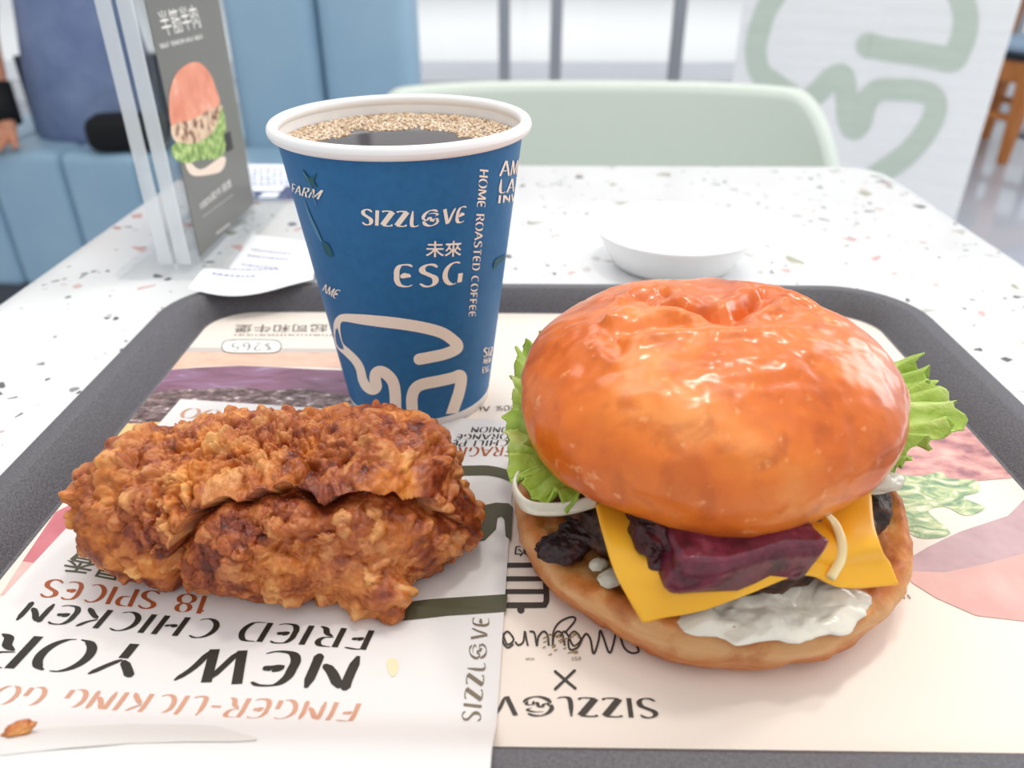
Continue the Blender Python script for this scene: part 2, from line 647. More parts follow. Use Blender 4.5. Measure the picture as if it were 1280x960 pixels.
def panel(A, B, seed):
    r = random.Random(seed)
    A, B = np.array(A), np.array(B)
    L = np.linalg.norm(B - A)
    t = (B - A) / L
    n = np.array([t[1], -t[0]])
    if n[1] > 0:
        n = -n
    ang = math.atan2(t[1], t[0])
    mid = (A + B) / 2 - FOLD
    rbox('core_panel', (L, 0.04, 1.15), (mid[0] - n[0] * 0.032, mid[1] - n[1] * 0.032, 0.575), m_core, part_wall, 0.001, rot=(0, 0, ang))
    z = 0.0
    while z < 1.15:
        h = r.uniform(0.03, 0.05)
        off = r.uniform(0.0, 0.0010)
        rbox('plank', (L, 0.012, min(h, 1.15 - z) - 0.0004), (mid[0] - n[0] * (0.006 + off), mid[1] - n[1] * (0.006 + off), z + h / 2), m_board, part_wall, 0.0, 1, rot=(0, 0, ang))
        z += h
    return A, t, n


PR = panel(FOLD, REDGE, 1)
PL = panel(LEDGE, FOLD, 2)


def part_to2(u, v):
    d = ray(u, v)
    for (A, t, n), right in ((PR, True), (PL, False)):
        k = (A @ n) / (d[:2] @ n)
        q = d * k
        s = (q[:2] - A) @ t
        if right and s >= 0:
            return (s, q[2] + T + CH)
        if not right:
            return (min(s - np.linalg.norm(FOLD - LEDGE), -1e-5), q[2] + T + CH)


def part_to3(a, b, lift):
    l = 0.0006 + lift
    if a >= 0:
        A, t, n = PR
        q = A + t * a + n * l
    else:
        A, t, n = PL
        q = FOLD + t * a + n * l
    return (q[0] - FOLD[0], q[1] - FOLD[1], b)


m_sage_print = board_mat('sage_wall_paint', '#c8d3c5', '#d0dacc')
ps = Surface(part_to2, part_to3, part_wall, 0.003)
ps.strokes('painted_mark', [
    ([(1086, 57), (1110, 62), (1140, 66), (1168, 71), (1190, 74), (1199, 60), (1206, 40), (1207, 15), (1196, -14), (1170, -40), (1130, -60)], 31, 8, 1),
], m_sage_print)
ps.strokes('painted_mark', [
    ([(1128, -70), (1050, -70), (1000, -40), (965, 0), (952, 28), (945, 60), (950, 90), (968, 104), (985, 116), (1003, 127), (1020, 118), (1038, 99), (1054, 94), (1058, 118), (1060, 148), (1067, 161), (1076, 152), (1083, 128), (1098, 113), (1120, 112), (1150, 114), (1168, 122), (1168, 145), (1150, 175), (1128, 197), (1105, 213), (1088, 226)], 27, 8, 1),
], m_sage_print)

# ================================================================== FURNITURE AND PEOPLE BEHIND
# ---- cafe table with the terrazzo top
m_terr = Mat('terrazzo', '#efeeec', 0.22, 0.5)
base_c = m_terr.ramp(m_terr.noise(9, 4), [(0.3, '#e4e3e2'), (0.7, '#ecebea')])
cur = base_c
for sc_, thr, sd, stops in (
        (62, 0.90, 0.0, [(0.0, '#d9aaa3'), (0.25, '#c9948a'), (0.42, '#c4c2bb'), (0.6, '#ada98c'), (0.75, '#e3cac4'), (0.92, '#9a9795')]),
        (125, 0.90, 3.3, [(0.0, '#cfc9c4'), (0.3, '#d8b2ab'), (0.55, '#c9c6c2'), (0.75, '#5c5a58'), (1.0, '#b98f86')]),
        (260, 0.93, 7.7, [(0.0, '#3c3a3a'), (0.4, '#c9b6b0'), (0.7, '#8d8b88'), (1.0, '#d7cfca')])):
    v = m_terr.coord((1, 1, 1))
    ad = m_terr.node('ShaderNodeVectorMath', operation='ADD')
    ad.inputs[1].default_value = (sd, sd * 1.7, 0)
    m_terr.link(v, ad.inputs[0])
    vec = ad.outputs[0]
    colr = m_terr.voro(sc_, 'F1', vec, 'Color')
    sep = m_terr.node('ShaderNodeSeparateColor')
    m_terr.link(colr, sep.inputs[0])
    pick = m_terr.math('GREATER_THAN', sep.outputs[0], thr)
    edge = m_terr.voro(sc_, 'DISTANCE_TO_EDGE', vec)
    size = m_terr.math('MULTIPLY', sep.outputs[1], 0.26)
    size = m_terr.math('ADD', size, 0.13)
    inside = m_terr.math('GREATER_THAN', edge, size)
    fac = m_terr.math('MULTIPLY', pick, inside)
    cc = m_terr.ramp(sep.outputs[2], stops, 'CONSTANT')
    cur = m_terr.mix(fac, cur, cc)
m_terr.base(cur)
m_metal_dark = flat('dark_metal', '#3b3d40', 0.4, Metallic=0.8)


def rounded_rect(x0, x1, y0, y1, r, n=8):
    pts = []
    for cx, cy, a in ((x1 - r, y1 - r, 0), (x0 + r, y1 - r, 90), (x0 + r, y0 + r, 180), (x1 - r, y0 + r, 270)):
        pts += [(cx + r * math.cos(math.radians(a + 90 * k / n)), cy + r * math.sin(math.radians(a + 90 * k / n))) for k in range(n + 1)]
    return pts


def loft(name, loops, mat, parent, cap0=True, cap1=True, closed=False):
    n = len(loops[0])
    V = [v for lp in loops for v in lp]
    f = []
    for i in range(len(loops) - 1):
        for k in range(n):
            f.append((i * n + k, i * n + (k + 1) % n, (i + 1) * n + (k + 1) % n, (i + 1) * n + k))
    if cap0:
        f.append(list(range(n))[::-1])
    if cap1:
        f.append([(len(loops) - 1) * n + k for k in range(n)])
    o = mesh(name, V, f, mat, parent)
    return o


tb = empty('cafe_table', (0.012, 0.32, 0))
tag(tb, 'white terrazzo cafe table under the grey tray, speckled pink and black', 'table')
TX0, TX1, TY0, TY1 = -0.288, 0.309, -0.05, 0.682
def tl(x0, x1, y0, y1, r, z):
    return [(x - tb.location.x, y - tb.location.y, z) for x, y in rounded_rect(x0, x1, y0, y1, r)]
tt = loft('table_top', [tl(TX0 + .004, TX1 - .004, TY0 + .004, TY1 - .004, .03, T - .03), tl(TX0, TX1, TY0, TY1, .034, T - .026),
                        tl(TX0, TX1, TY0, TY1, .034, T - .003), tl(TX0 + .001, TX1 - .001, TY0 + .001, TY1 - .001, .033, T - .001), tl(TX0 + .003, TX1 - .003, TY0 + .003, TY1 - .003, .031, T)], m_terr.m, tb)
sharp(tt, 40)
lathe('pedestal', [(0.035, 0.02), (0.035, T - .03)], m_metal_dark, tb, 24)
lathe('table_base', [(0.0, 0.0), (0.21, 0.0), (0.21, 0.008), (0.06, 0.02), (0.0, 0.022)], m_metal_dark, tb, 40)

# ---- light blue banquettes
m_blue = Mat('light_blue_leather', '#90aec3', 0.42, 0.45)
m_blue.base(m_blue.ramp(m_blue.noise(4, 3), [(0.3, '#8cabc1'), (0.7, '#98b5c8')]))
m_blue.bump(m_blue.noise(160, 3), 0.15, 0.001)
m_plinth = flat('dark_plinth', '#5b5f66', 0.6)


def cushion(name, x0, x1, y0, y1, z0, z1, r, parent, rot=None):
    return rbox(name, (x1 - x0, y1 - y0, z1 - z0), ((x0 + x1) / 2, (y0 + y1) / 2, (z0 + z1) / 2), m_blue.m, parent, r, 5)


bench = empty('upholstered_bench', (-1.25, 2.2, 0), math.radians(-4))
tag(bench, 'backless light blue leather bench where the person sits', 'bench')
rbox('plinth', (1.15, 0.4, 0.08), (-0.12, 0, 0.04), m_plinth, bench, 0.004)
for k in range(6):
    x0 = -0.72 + k * 0.203
    cushion('bench_channel', x0, x0 + 0.201, -0.25, 0.25, 0.08, 0.45, 0.03, bench)

sofa = empty('banquette', (-0.55, 1.86, 0), math.radians(-4))
tag(sofa, 'light blue upholstered seat with tall backrest behind the coffee cup', 'banquette')
rbox('plinth', (0.44, 0.4, 0.08), (0.03, 0.02, 0.04), m_plinth, sofa, 0.004)
for k in range(2):
    cushion('seat_channel', -0.20 + k * 0.235, -0.20 + k * 0.235 + 0.233, -0.26, 0.18, 0.08, 0.45, 0.04, sofa)
    cushion('back_channel', -0.20 + k * 0.235, -0.20 + k * 0.235 + 0.233, 0.17, 0.31, 0.08, 1.0, 0.05, sofa)

# ---- sage tub chair across the table
m_sage = Mat('sage_plastic', '#cdd5ca', 0.5, 0.35)
m_sage.bump(m_sage.noise(120, 3), 0.08, 0.001)
chair = empty('tub_chair', (0.095, 0.93, 0))
tag(chair, 'pale sage green tub chair tucked against the far table edge', 'chair')


def tub_shell():
    nu, nv = 61, 26
    V = []
    for side in (0, 1):
        for a in range(nu):
            s = -1 + 2 * a / (nu - 1)
            ss = math.copysign(abs(s) ** 0.9, s)
            for b in range(nv):
                t = b / (nv - 1)
                ht = 0.757 - 0.25 * max(0, (abs(s) - 0.48) / 0.52) ** 1.7       # height of the rim along the shell
                z = 0.43 + t * (ht - 0.43)
                ang = ss * math.radians(98)
                rx = 0.290 + 0.015 * t + 0.03 * (1 - t)
                ry = 0.235
                k = 0.020 if side else 0.0
                x = (rx - k) * math.copysign(abs(math.sin(ang)) ** 0.72, ang)
                y = (ry - k) * (math.copysign(abs(math.cos(ang)) ** 0.6, math.cos(ang))) - 0.12 + 0.05 * t
                zz = z - (0.004 if side and b == nv - 1 else 0)
                V.append((x, y, zz))
    f = []
    N = nu * nv
    for side in (0, 1):
        for a in range(nu - 1):
            for b in range(nv - 1):
                q = [a * nv + b, (a + 1) * nv + b, (a + 1) * nv + b + 1, a * nv + b + 1]
                q = [i + side * N for i in q]
                f.append(tuple(q if side else q[::-1]))
    for a in range(nu - 1):
        for b in (0, nv - 1):
            f.append((a * nv + b, (a + 1) * nv + b, N + (a + 1) * nv + b, N + a * nv + b))
    for b in range(nv - 1):
        for a in (0, nu - 1):
            f.append((a * nv + b, a * nv + b + 1, N + a * nv + b + 1, N + a * nv + b))
    bm = bmesh.new()
    for v in V:
        bm.verts.new(v)
    bm.verts.ensure_lookup_table()
    for q in f:
        try:
            bm.faces.new([bm.verts[i] for i in q])
        except ValueError:
            pass
    return bm


from_bm('shell', tub_shell(), m_sage.m, chair)
rbox('seat', (0.46, 0.42, 0.05), (0, -0.08, 0.44), m_sage.m, chair, 0.02, 4)
m_leg = flat('pale_wood', '#c79a6a', 0.5)
for sx in (-1, 1):
    for sy in (-1, 1):
        tube('leg', [(sx * 0.17, -0.08 + sy * 0.15, 0.42), (sx * 0.21, -0.08 + sy * 0.19, 0.0)], [0.016, 0.011], m_leg, chair)

# ---- wooden chair far right, and the little table base behind it
m_orange = Mat('orange_wood', '#c47a3e', 0.4, 0.4)
m_orange.base(m_orange.ramp(m_orange.noise(14, 4, vec=m_orange.coord((6, 6, 0.6))), [(0.3, '#b96c31'), (0.7, '#d38a4c')]))
m_black = Mat('black_cushion', '#20252c', 0.55, 0.4)
m_jean = flat('pale_blue_cloth', '#b5cbe2', 0.9)


def far_pt(u, v, D):
    return at_D(u, v, D)


wc_leg = far_pt(1254, 198, 3.66)
wc = empty('wooden_chair', (wc_leg[0] + 0.097, wc_leg[1] + 0.266, 0), math.radians(25))
tag(wc, 'orange wooden chair with dark seat at the right picture edge', 'chair')
for sx in (-1, 1):
    for sy in (-1, 1):
        rbox('leg', (0.066, 0.066, 0.40), (sx * 0.2, sy * 0.2, 0.20), m_orange.m, wc, 0.008, 2,
             warp=lambda c: (c[0] * (0.55 + 0.5 * (c[2] / 0.40 + 0.5)), c[1] * (0.55 + 0.5 * (c[2] / 0.40 + 0.5)), c[2]))
    rbox('side_rail', (0.035, 0.4, 0.03), (sx * 0.2, 0, 0.2), m_orange.m, wc, 0.006)
for sy in (-1, 1):
    rbox('apron', (0.46, 0.045, 0.10), (0, sy * 0.2, 0.398), m_orange.m, wc, 0.012)
    rbox('apron', (0.045, 0.46, 0.10), (sy * 0.2, 0, 0.398), m_orange.m, wc, 0.012)
rbox('seat', (0.47, 0.47, 0.024), (0, 0, 0.452), m_black.m, wc, 0.008, 3)
rbox('backrest', (0.44, 0.05, 0.36), (0, 0.23, 0.70), m_black.m, wc, 0.02, 3, rot=(math.radians(8), 0, 0))
for sx in (-1, 1):
    rbox('back_post', (0.03, 0.03, 0.42), (sx * 0.2, 0.215, 0.66), m_orange.m, wc, 0.006, rot=(math.radians(6), 0, 0))
cl = rbox('folded_cloth', (0.40, 0.34, 0.055), (wc.location.x + 0.02, wc.location.y - 0.05, 0.492), m_jean, None, 0.024, 4, rot=(0, 0, math.radians(28)))
tag(cl, 'pale blue folded cloth lying on the orange wooden chair', 'cloth')
dt = far_pt(1301, 172, 4.25)
bt = empty('side_table', (dt[0], dt[1], 0))
tag(bt, 'round side table on a brushed metal disc base at the right edge', 'table')
m_steel = flat('brushed_steel', '#9aa0a8', 0.3, Metallic=0.9)
lathe('table_base', [(0.0, 0.0), (0.14, 0.0), (0.14, 0.012), (0.05, 0.03), (0.0, 0.032)], m_steel, bt, 40)
lathe('pedestal', [(0.022, 0.03), (0.022, 0.70)], m_steel, bt, 20)
lathe('table_top', [(0.0, 0.70), (0.2, 0.70), (0.205, 0.71), (0.2, 0.72), (0.0, 0.72)], flat('dark_top', '#2c3036', 0.4), bt, 40)

# ---- person on the bench, seen from behind, cropped by the frame
m_skin = Mat('skin', '#c98a6c', 0.5, 0.4)
m_shirt = Mat('blue_grey_shirt', '#7382a2', 0.85, 0.2)
m_shirt.base(m_shirt.ramp(m_shirt.noise(7, 5), [(0.3, '#66769a'), (0.7, '#8391b0')]))
m_shirt.bump(m_shirt.noise(9, 4, dist=1.2), 0.6, 0.02)
m_trous = flat('dark_trousers', '#3d4350', 0.85)
m_hair = flat('dark_hair', '#1d1815', 0.55)
m_blk = Mat('black_fabric', '#0d0d0f', 0.7, 0.3)
px, py = -1.165, 2.20
man = empty('person', (px, py, 0.45))
tag(man, 'person in a blue grey shirt with black wristband seated on the bench', 'person')
# local frame: x across, y away from the camera (the person faces +y), z up from the seat
nodes, edges = [], []


def jn(p, r, prev=None):
    nodes.append((p, r))
    if prev is not None:
        edges.append((prev, len(nodes) - 1))
    return len(nodes) - 1


pel = jn((0, 0, 0.11), (0.155, 0.11))
wai = jn((0, -0.01, 0.27), (0.13, 0.095), pel)
che = jn((0, -0.005, 0.43), (0.15, 0.105), wai)
sho = jn((0, 0.0, 0.54), (0.12, 0.08), che)
nec = jn((0, 0.015, 0.62), 0.052, sho)
hd1 = jn((0, 0.03, 0.70), (0.07, 0.082), nec)
hd2 = jn((0, 0.035, 0.78), (0.078, 0.095), hd1)
hd3 = jn((0, 0.03, 0.85), (0.055, 0.07), hd2)
for sx in (-1, 1):
    th = jn((sx * 0.095, 0.08, 0.085), 0.085, pel)
    kn = jn((sx * 0.13, 0.42, 0.06), 0.06, th)
    an = jn((sx * 0.13, 0.46, -0.36), 0.038, kn)
    he = jn((sx * 0.13, 0.47, -0.42), 0.036, an)
    to = jn((sx * 0.14, 0.60, -0.43), 0.026, he)
    s1 = jn((sx * 0.19, 0.0, 0.52), 0.058, sho)
    if sx < 0:                        # left arm props itself on the bench
        el = jn((-0.205, -0.10, 0.27), 0.043, s1)
        fo = jn((-0.175, -0.16, 0.14), 0.036, el)
        wr = jn((-0.155, -0.190, 0.055), 0.027, fo)
        pa = jn((-0.165, -0.220, 0.028), (0.036, 0.015), wr)
        for k, (dx, ln) in enumerate(((-0.032, .062), (-0.012, .072), (0.009, .068), (0.029, .052))):
            f1 = jn((-0.168 + dx, -0.245, 0.022), 0.0085, pa)
            f2 = jn((-0.172 + dx * 1.25, -0.245 - ln * .5, 0.020), 0.008, f1)
            jn((-0.176 + dx * 1.4, -0.245 - ln, 0.011), 0.006, f2)
        t1 = jn((-0.128, -0.220, 0.022), 0.010, wr)
        jn((-0.112, -0.245, 0.012), 0.008, t1)
    else:
        el = jn((0.22, 0.10, 0.29), 0.043, s1)
        fo = jn((0.17, 0.24, 0.20), 0.036, el)
        wr = jn((0.13, 0.33, 0.165), 0.027, fo)
        pa = jn((0.11, 0.375, 0.155), (0.036, 0.015), wr)
        for k, dx in enumerate((-0.03, -0.011, 0.009, 0.028)):
            f1 = jn((0.102 + dx, 0.41, 0.15), 0.0085, pa)
            jn((0.098 + dx, 0.455, 0.135), 0.007, f1)
        t1 = jn((0.09, 0.36, 0.155), 0.010, wr)
        jn((0.07, 0.395, 0.15), 0.008, t1)
skin_mesh('body', nodes, edges, m_skin.m, man, 2, 0)
# clothes
nodes, edges = [], []
a0 = jn((0, 0.0, -0.045), (0.185, 0.150))
a = jn((0, 0.0, 0.03), (0.19, 0.155), a0)
b = jn((0, -0.01, 0.14), (0.185, 0.145), a)
c = jn((0, -0.012, 0.29), (0.155, 0.118), b)
d = jn((0, -0.005, 0.44), (0.17, 0.125), c)
e = jn((0, 0.0, 0.545), (0.135, 0.09), d)
jn((0, 0.01, 0.60), 0.06, e)
for sx in (-1, 1):
    s1 = jn((sx * 0.195, 0.0, 0.53), 0.078, e)
    if sx < 0:
        jn((-0.25, -0.05, 0.31), 0.066, s1)
    else:
        jn((0.22, 0.09, 0.31), 0.062, s1)
skin_mesh('shirt', nodes, edges, m_shirt.m, man, 3, 0)
nodes, edges = [], []
a = jn((0, 0.03, 0.10), (0.15, 0.100))
for sx in (-1, 1):
    t_ = jn((sx * 0.1, 0.10, 0.098), 0.096, a)
    k_ = jn((sx * 0.13, 0.425, 0.06), 0.074, t_)
    jn((sx * 0.13, 0.46, -0.35), 0.056, k_)
skin_mesh('trousers', nodes, edges, m_trous, man, 2, 0)
for sx in (-1, 1):
    nodes, edges = [], []
    a = jn((sx * 0.13, 0.455, -0.395), 0.047)
    b = jn((sx * 0.135, 0.52, -0.405), 0.043, a)
    jn((sx * 0.14, 0.62, -0.415), 0.034, b)
    skin_mesh('shoe', nodes, edges, m_blk.m, man, 2, 0)
nodes, edges = [], []
a = jn((0, 0.005, 0.76), (0.075, 0.08))
b = jn((0, 0.02, 0.83), (0.086, 0.098), a)
jn((0, 0.03, 0.885), (0.055, 0.07), b)
skin_mesh('hair', nodes, edges, m_hair, man, 2, 0)
for sx in (-1, 1):
    tube('ear', [(sx * 0.078, 0.03, 0.80), (sx * 0.09, 0.022, 0.785), (sx * 0.088, 0.025, 0.755), (sx * 0.076, 0.032, 0.745)], [0.008, 0.012, 0.010, 0.006], m_skin.m, man, 8)
    lathe('eye', [(0, -0.010), (0.008, -0.006), (0.010, 0), (0.008, 0.006), (0, 0.010)], flat('eye_white', '#e8e4de', 0.2), man, 12, (sx * 0.032, 0.118)).location.z = 0.795
tube('nose', [(0, 0.122, 0.80), (0, 0.138, 0.775), (0, 0.145, 0.758), (0, 0.122, 0.752)], [0.007, 0.011, 0.014, 0.008], m_skin.m, man, 8)
tube('mouth', [(-0.024, 0.112, 0.728), (0, 0.124, 0.726), (0.024, 0.112, 0.728)], [0.003, 0.006, 0.003], flat('lips', '#a5604f', 0.5), man, 8)
tube('wristband', [(-0.1755, -0.160, 0.150), (-0.167, -0.173, 0.10), (-0.1560, -0.188, 0.058)], [0.042, 0.041, 0.040], m_blk.m, man, 16)

pouch = rbox('pouch', (0.19, 0.11, 0.085), (-1.0, 1.995, 0.4945), m_blk.m, None, 0.036, 4, rot=(0, 0, math.radians(12)))
tag(pouch, 'black soft pouch lying on the blue bench beside the person', 'bag')

# ================================================================== ON THE TABLE, AROUND THE TRAY
# ---- acrylic menu stand and its card
m_acr = bpy.data.materials.new('clear_acrylic')
m_acr.use_nodes = True
nt = m_acr.node_tree
nt.nodes.clear()
out = nt.nodes.new('ShaderNodeOutputMaterial')
mx = nt.nodes.new('ShaderNodeMixShader')
tr = nt.nodes.new('ShaderNodeBsdfTransparent')
tr.inputs[0].default_value = (0.975, 0.985, 0.99, 1)
gl = nt.nodes.new('ShaderNodeBsdfGlossy')
gl.inputs['Roughness'].default_value = 0.04
lw = nt.nodes.new('ShaderNodeLayerWeight')
lw.inputs[0].default_value = 0.5
pw_ = nt.nodes.new('ShaderNodeMath')
pw_.operation = 'POWER'
pw_.inputs[1].default_value = 4.0
ml_ = nt.nodes.new('ShaderNodeMath')
ml_.operation = 'MULTIPLY_ADD'
ml_.inputs[1].default_value = 0.5
ml_.inputs[2].default_value = 0.05
nt.links.new(lw.outputs['Facing'], pw_.inputs[0])
nt.links.new(pw_.outputs[0], ml_.inputs[0])
nt.links.new(ml_.outputs[0], mx.inputs[0])
nt.links.new(tr.outputs[0], mx.inputs[1])
nt.links.new(gl.outputs[0], mx.inputs[2])
nt.links.new(mx.outputs[0], out.inputs[0])
m_edge = Mat('frosted_acrylic_edge', '#f6fafb', 0.3, 0.5)
m_edge.b.inputs['Alpha'].default_value = 0.45
SX, SY = -0.2075, 0.495
st = empty('menu_stand', (SX, SY, T))
tag(st, 'clear acrylic menu stand with thick edges left of the coffee cup', 'stand')
rbox('base_plate', (0.06, 0.155, 0.005), (0.0, 0.0, 0.0025), m_acr, st, 0.001)
for dx in (-0.0055, 0.0055):
    rbox('acrylic_slab', (0.0085, 0.128, 0.19), (dx, 0, 0.1), m_acr, st, 0.0006)
    rbox('polished_edge', (0.0080, 0.0012, 0.19), (dx, -0.0648, 0.1), m_edge.m, st, 0.0003)
cd = empty('menu_card', (SX + 0.0112, SY, T + 0.0055))
tag(cd, 'dark grey menu card with a burger picture standing in the acrylic stand', 'card')
m_card = flat('grey_card', '#73726e', 0.35)
CW, CHT = 0.108, 0.182
rbox('card_sheet', (0.0006, CW, CHT), (0, 0, CHT / 2), m_card, cd, 0)
CX = SX + 0.0112 + 0.0003


def card_to2(u, v):
    d = ray(u, v)
    k = CX / d[0]
    q = d * k
    return (q[1] - SY, q[2] + CH - 0.0055)


csf = Surface(card_to2, lambda a, b, l: (0.0003 + l, a, b), cd)
m_cardtext = flat('card_white_ink', '#f0ebe6', 0.5)
m_bunprint = Mat('print_bun', '#e0866a', 0.4)
m_bunprint.base(m_bunprint.ramp(m_bunprint.noise(45, 3), [(0.3, '#d9755a'), (0.6, '#ea9a7d'), (0.75, '#f6d3c8')]))
m_letprint = Mat('print_lettuce', '#8ba45c', 0.5)
m_letprint.base(m_letprint.ramp(m_letprint.noise(220, 4), [(0.35, '#5f7a3c'), (0.5, '#8fae5a'), (0.68, '#c5d68c')]))
m_mush = Mat('print_mushroom', '#c9a98c', 0.5)
m_mush.base(m_mush.ramp(m_mush.noise(150, 3), [(0.4, '#7d4f3c'), (0.5, '#d6b394'), (0.65, '#ead0b4')]))
csf.words('半筋半肉', (206, 46), (252, 34), (195, 14), m_cardtext, cjk=True)
csf.words('HALF TENDON HALF MEAT', (201, 61), (254, 48), (199, 55), m_cardtext, thick=.17, thin=.1)
csf.shape('printed_bottom_bun', [(232, 196), (250, 212), (276, 196), (282, 200), (276, 214), (258, 219), (240, 219), (232, 208)], flat('print_bun_base', '#ecd6c4'), smooth=4)
csf.shape('printed_filling', [(217, 150), (272, 128), (277, 160), (262, 178), (222, 180)], m_mush.m, smooth=4)
csf.shape('printed_lettuce', [(214, 184), (222, 178), (240, 180), (258, 172), (270, 158), (276, 135), (281, 150), (281, 185), (272, 198), (250, 200), (232, 204), (218, 198)], m_letprint.m, smooth=4)
csf.shape('printed_top_bun', [(213, 155), (211, 120), (218, 95), (232, 81), (248, 78), (262, 92), (270, 112), (274, 130), (260, 138), (238, 150), (222, 153)], m_bunprint.m, smooth=5)
csf.words('100%和牛漢堡', (251, 263), (289, 233), (249, 252), m_cardtext, cjk=True)
csf.strokes('fine_print', [([(253 + k * 4.2, 271 - k * 3.1), (256.5 + k * 4.2, 268.4 - k * 3.1)], 1.3, 0, 0) for k in range(9)], flat('card_grey_ink', '#b9b5b0'))
csf.strokes('fine_print', [([(270 + k * 3.4, 292 - k * 2.6), (272.6 + k * 3.4, 290 - k * 2.6)], 3, 0, 0) for k in range(5)], flat('card_grey_ink', '#c9c5c0'))
csf.shape('printed_tag', [(279, 168), (287, 164), (291, 186), (283, 190)], flat('print_tag', '#3a3a3a'))

# ---- leaflet at the far table edge
lf = empty('leaflet', (P(345, 230)[0], P(345, 230)[1], T))
tag(lf, 'white and navy leaflet lying at the far table edge behind the stand', 'leaflet')
m_leaf_w = flat('leaflet_white', '#eef0f4', 0.5)
m_navy = flat('navy_ink', '#34406b', 0.5)
m_slate = flat('slate_ink', '#8d97b4', 0.5)


def sheet_on(name, corners, zoff, mat, parent, org, n=2, bend=None):
    """a thin sheet whose four corners are given as place points (x, y)"""
    c = np.array(corners, float)
    V = []
    for a in range(n + 1):
        for b in range(n + 1):
            s, t = a / n, b / n
            q = (c[0] * (1 - s) + c[1] * s) * (1 - t) + (c[3] * (1 - s) + c[2] * s) * t
            z = zoff + (bend(q[0], q[1]) if bend else 0)
            V.append((q[0] - org[0], q[1] - org[1], z))
    return mesh(name, V, grid_faces(n + 1, n + 1), mat, parent)


lo = lf.location
sheet_on('leaflet_sheet', [P(300, 206)[:2], P(402, 207)[:2], P(404, 252)[:2], P(300, 252)[:2]], 0.0006, m_leaf_w, lf, lo)
lfs = Surface(lambda u, v: tuple(P(u, v)[:2]), lambda a, b, l: (a - lo[0], b - lo[1], 0.0007 + l * 2), lf)
lfs.shape('navy_band', [(300, 240), (352, 240), (357, 234), (403, 234), (404, 251), (300, 251)], m_navy)
lfs.shape('white_badge', [(322, 249), (330, 242), (350, 242), (346, 249)], m_leaf_w)
rl = random.Random(3)
lfs.strokes('printed_lines', [([(x, y), (x + rl.uniform(3, 7), y)], 1.6, 0, 0) for y in (212, 216, 220, 224, 228, 232) for x in np.arange(308, 396, 8.2)], m_slate)

# ---- receipt that leans from the table over the tray's corner
TRZ = 0.0142


def rc_h(x, y):
    return 0.0


rc0 = P(320, 340, 0.012)
rec = empty('receipt', (rc0[0], rc0[1], T))
tag(rec, 'white paper receipt draped over the rear left corner of the tray', 'receipt')
m_paper = Mat('receipt_paper', '#f1f1f3', 0.7, 0.2)
m_rink = flat('receipt_ink', '#a9abc4', 0.7)


def smooth01(a):
    a = min(max(a, 0.0), 1.0)
    return a * a * (3 - 2 * a)


def rec_z(x, y):
    d = 0.395 - y
    return 0.0006 + 0.0162 * smooth01((d + 0.035) / 0.04) - 0.004 * smooth01((d - 0.02) / 0.03)


RC = [P(236, 362, .0155)[:2], P(392, 352, .0155)[:2], P(400, 300, 0.003)[:2], P(316, 292, 0.001)[:2]]
n = 24
c4 = np.array(RC)
V = []
for a in range(n + 1):
    for b in range(n + 1):
        s, t = a / n, b / n
        q = (c4[0] * (1 - s) + c4[1] * s) * (1 - t) + (c4[3] * (1 - s) + c4[2] * s) * t
        q = q + np.array([0, -0.012 * (1 - t) * math.sin(PI * s)])
        V.append((q[0] - rc0[0], q[1] - rc0[1], rec_z(q[0], q[1])))
ro = mesh('receipt_sheet', V, grid_faces(n + 1, n + 1), m_paper.m, rec)


def rec_map(s, t):
    q = (c4[0] * (1 - s) + c4[1] * s) * (1 - t) + (c4[3] * (1 - s) + c4[2] * s) * t
    q = q + np.array([0, -0.012 * (1 - t) * math.sin(PI * s)])
    return q


V, Fc = [], []
rl = random.Random(5)
for t in (0.16, 0.24, 0.38, 0.46, 0.58, 0.70, 0.78):
    s = 0.12
    while s < rl.uniform(0.5, 0.9):
        w = rl.uniform(0.02, 0.05)
        b = len(V)
        for (ss, t2) in ((s, t), (s + w, t), (s + w, t + 0.022), (s, t + 0.022)):
            q = rec_map(ss, t2)
            V.append((q[0] - rc0[0], q[1] - rc0[1], rec_z(q[0], q[1]) + 0.0002))
        Fc.append((b, b + 1, b + 2, b + 3))
        s += w + 0.015
mesh('printed_lines', V, Fc, m_rink, rec, False)

# ---- shallow white plastic dish behind the tray
dq = P(850, 352, 0.0)
dish = empty('plastic_dish', (dq[0], dq[1] + 0.03, T))
tag(dish, 'shallow frosted white plastic dish on the table behind the burger', 'dish')
m_frost = Mat('frosted_plastic', '#fbfbfb', 0.45, 0.4)
m_frost.b.inputs['Subsurface Weight'].default_value = 0.5
m_frost.b.inputs['Subsurface Radius'].default_value = (0.02, 0.02, 0.02)
lathe('dish_body', [(0.0, 0.0), (0.032, 0.0), (0.036, 0.002), (0.0475, 0.021), (0.0485, 0.0225), (0.0475, 0.0235), (0.0462, 0.022), (0.035, 0.0032), (0.031, 0.0014), (0.0, 0.0014)], m_frost.m, dish, 64)

# ================================================================== TRAY AND PAPERS
m_tray = Mat('grey_tray_plastic', '#565357', 0.42, 0.5)
m_tray.base(m_tray.ramp(m_tray.noise(1200, 2), [(0.4, '#4f4c50'), (0.6, '#605d61')]))
m_tray.bump(m_tray.noise(1500, 2), 0.55, 0.0005)
tray = empty('serving_tray', (0.01, 0.243, T))
tag(tray, 'dark grey textured plastic serving tray holding the meal', 'tray')
FX0, FX1, FY0, FY1 = -0.160, 0.180, 0.1185, 0.3675


def tl2(grow, r, z):
    return [(x - tray.location.x, y - tray.location.y, z) for x, y in rounded_rect(FX0 - grow, FX1 + grow, FY0 - grow * 0.72, FY1 + grow * 0.72, r, 10)]


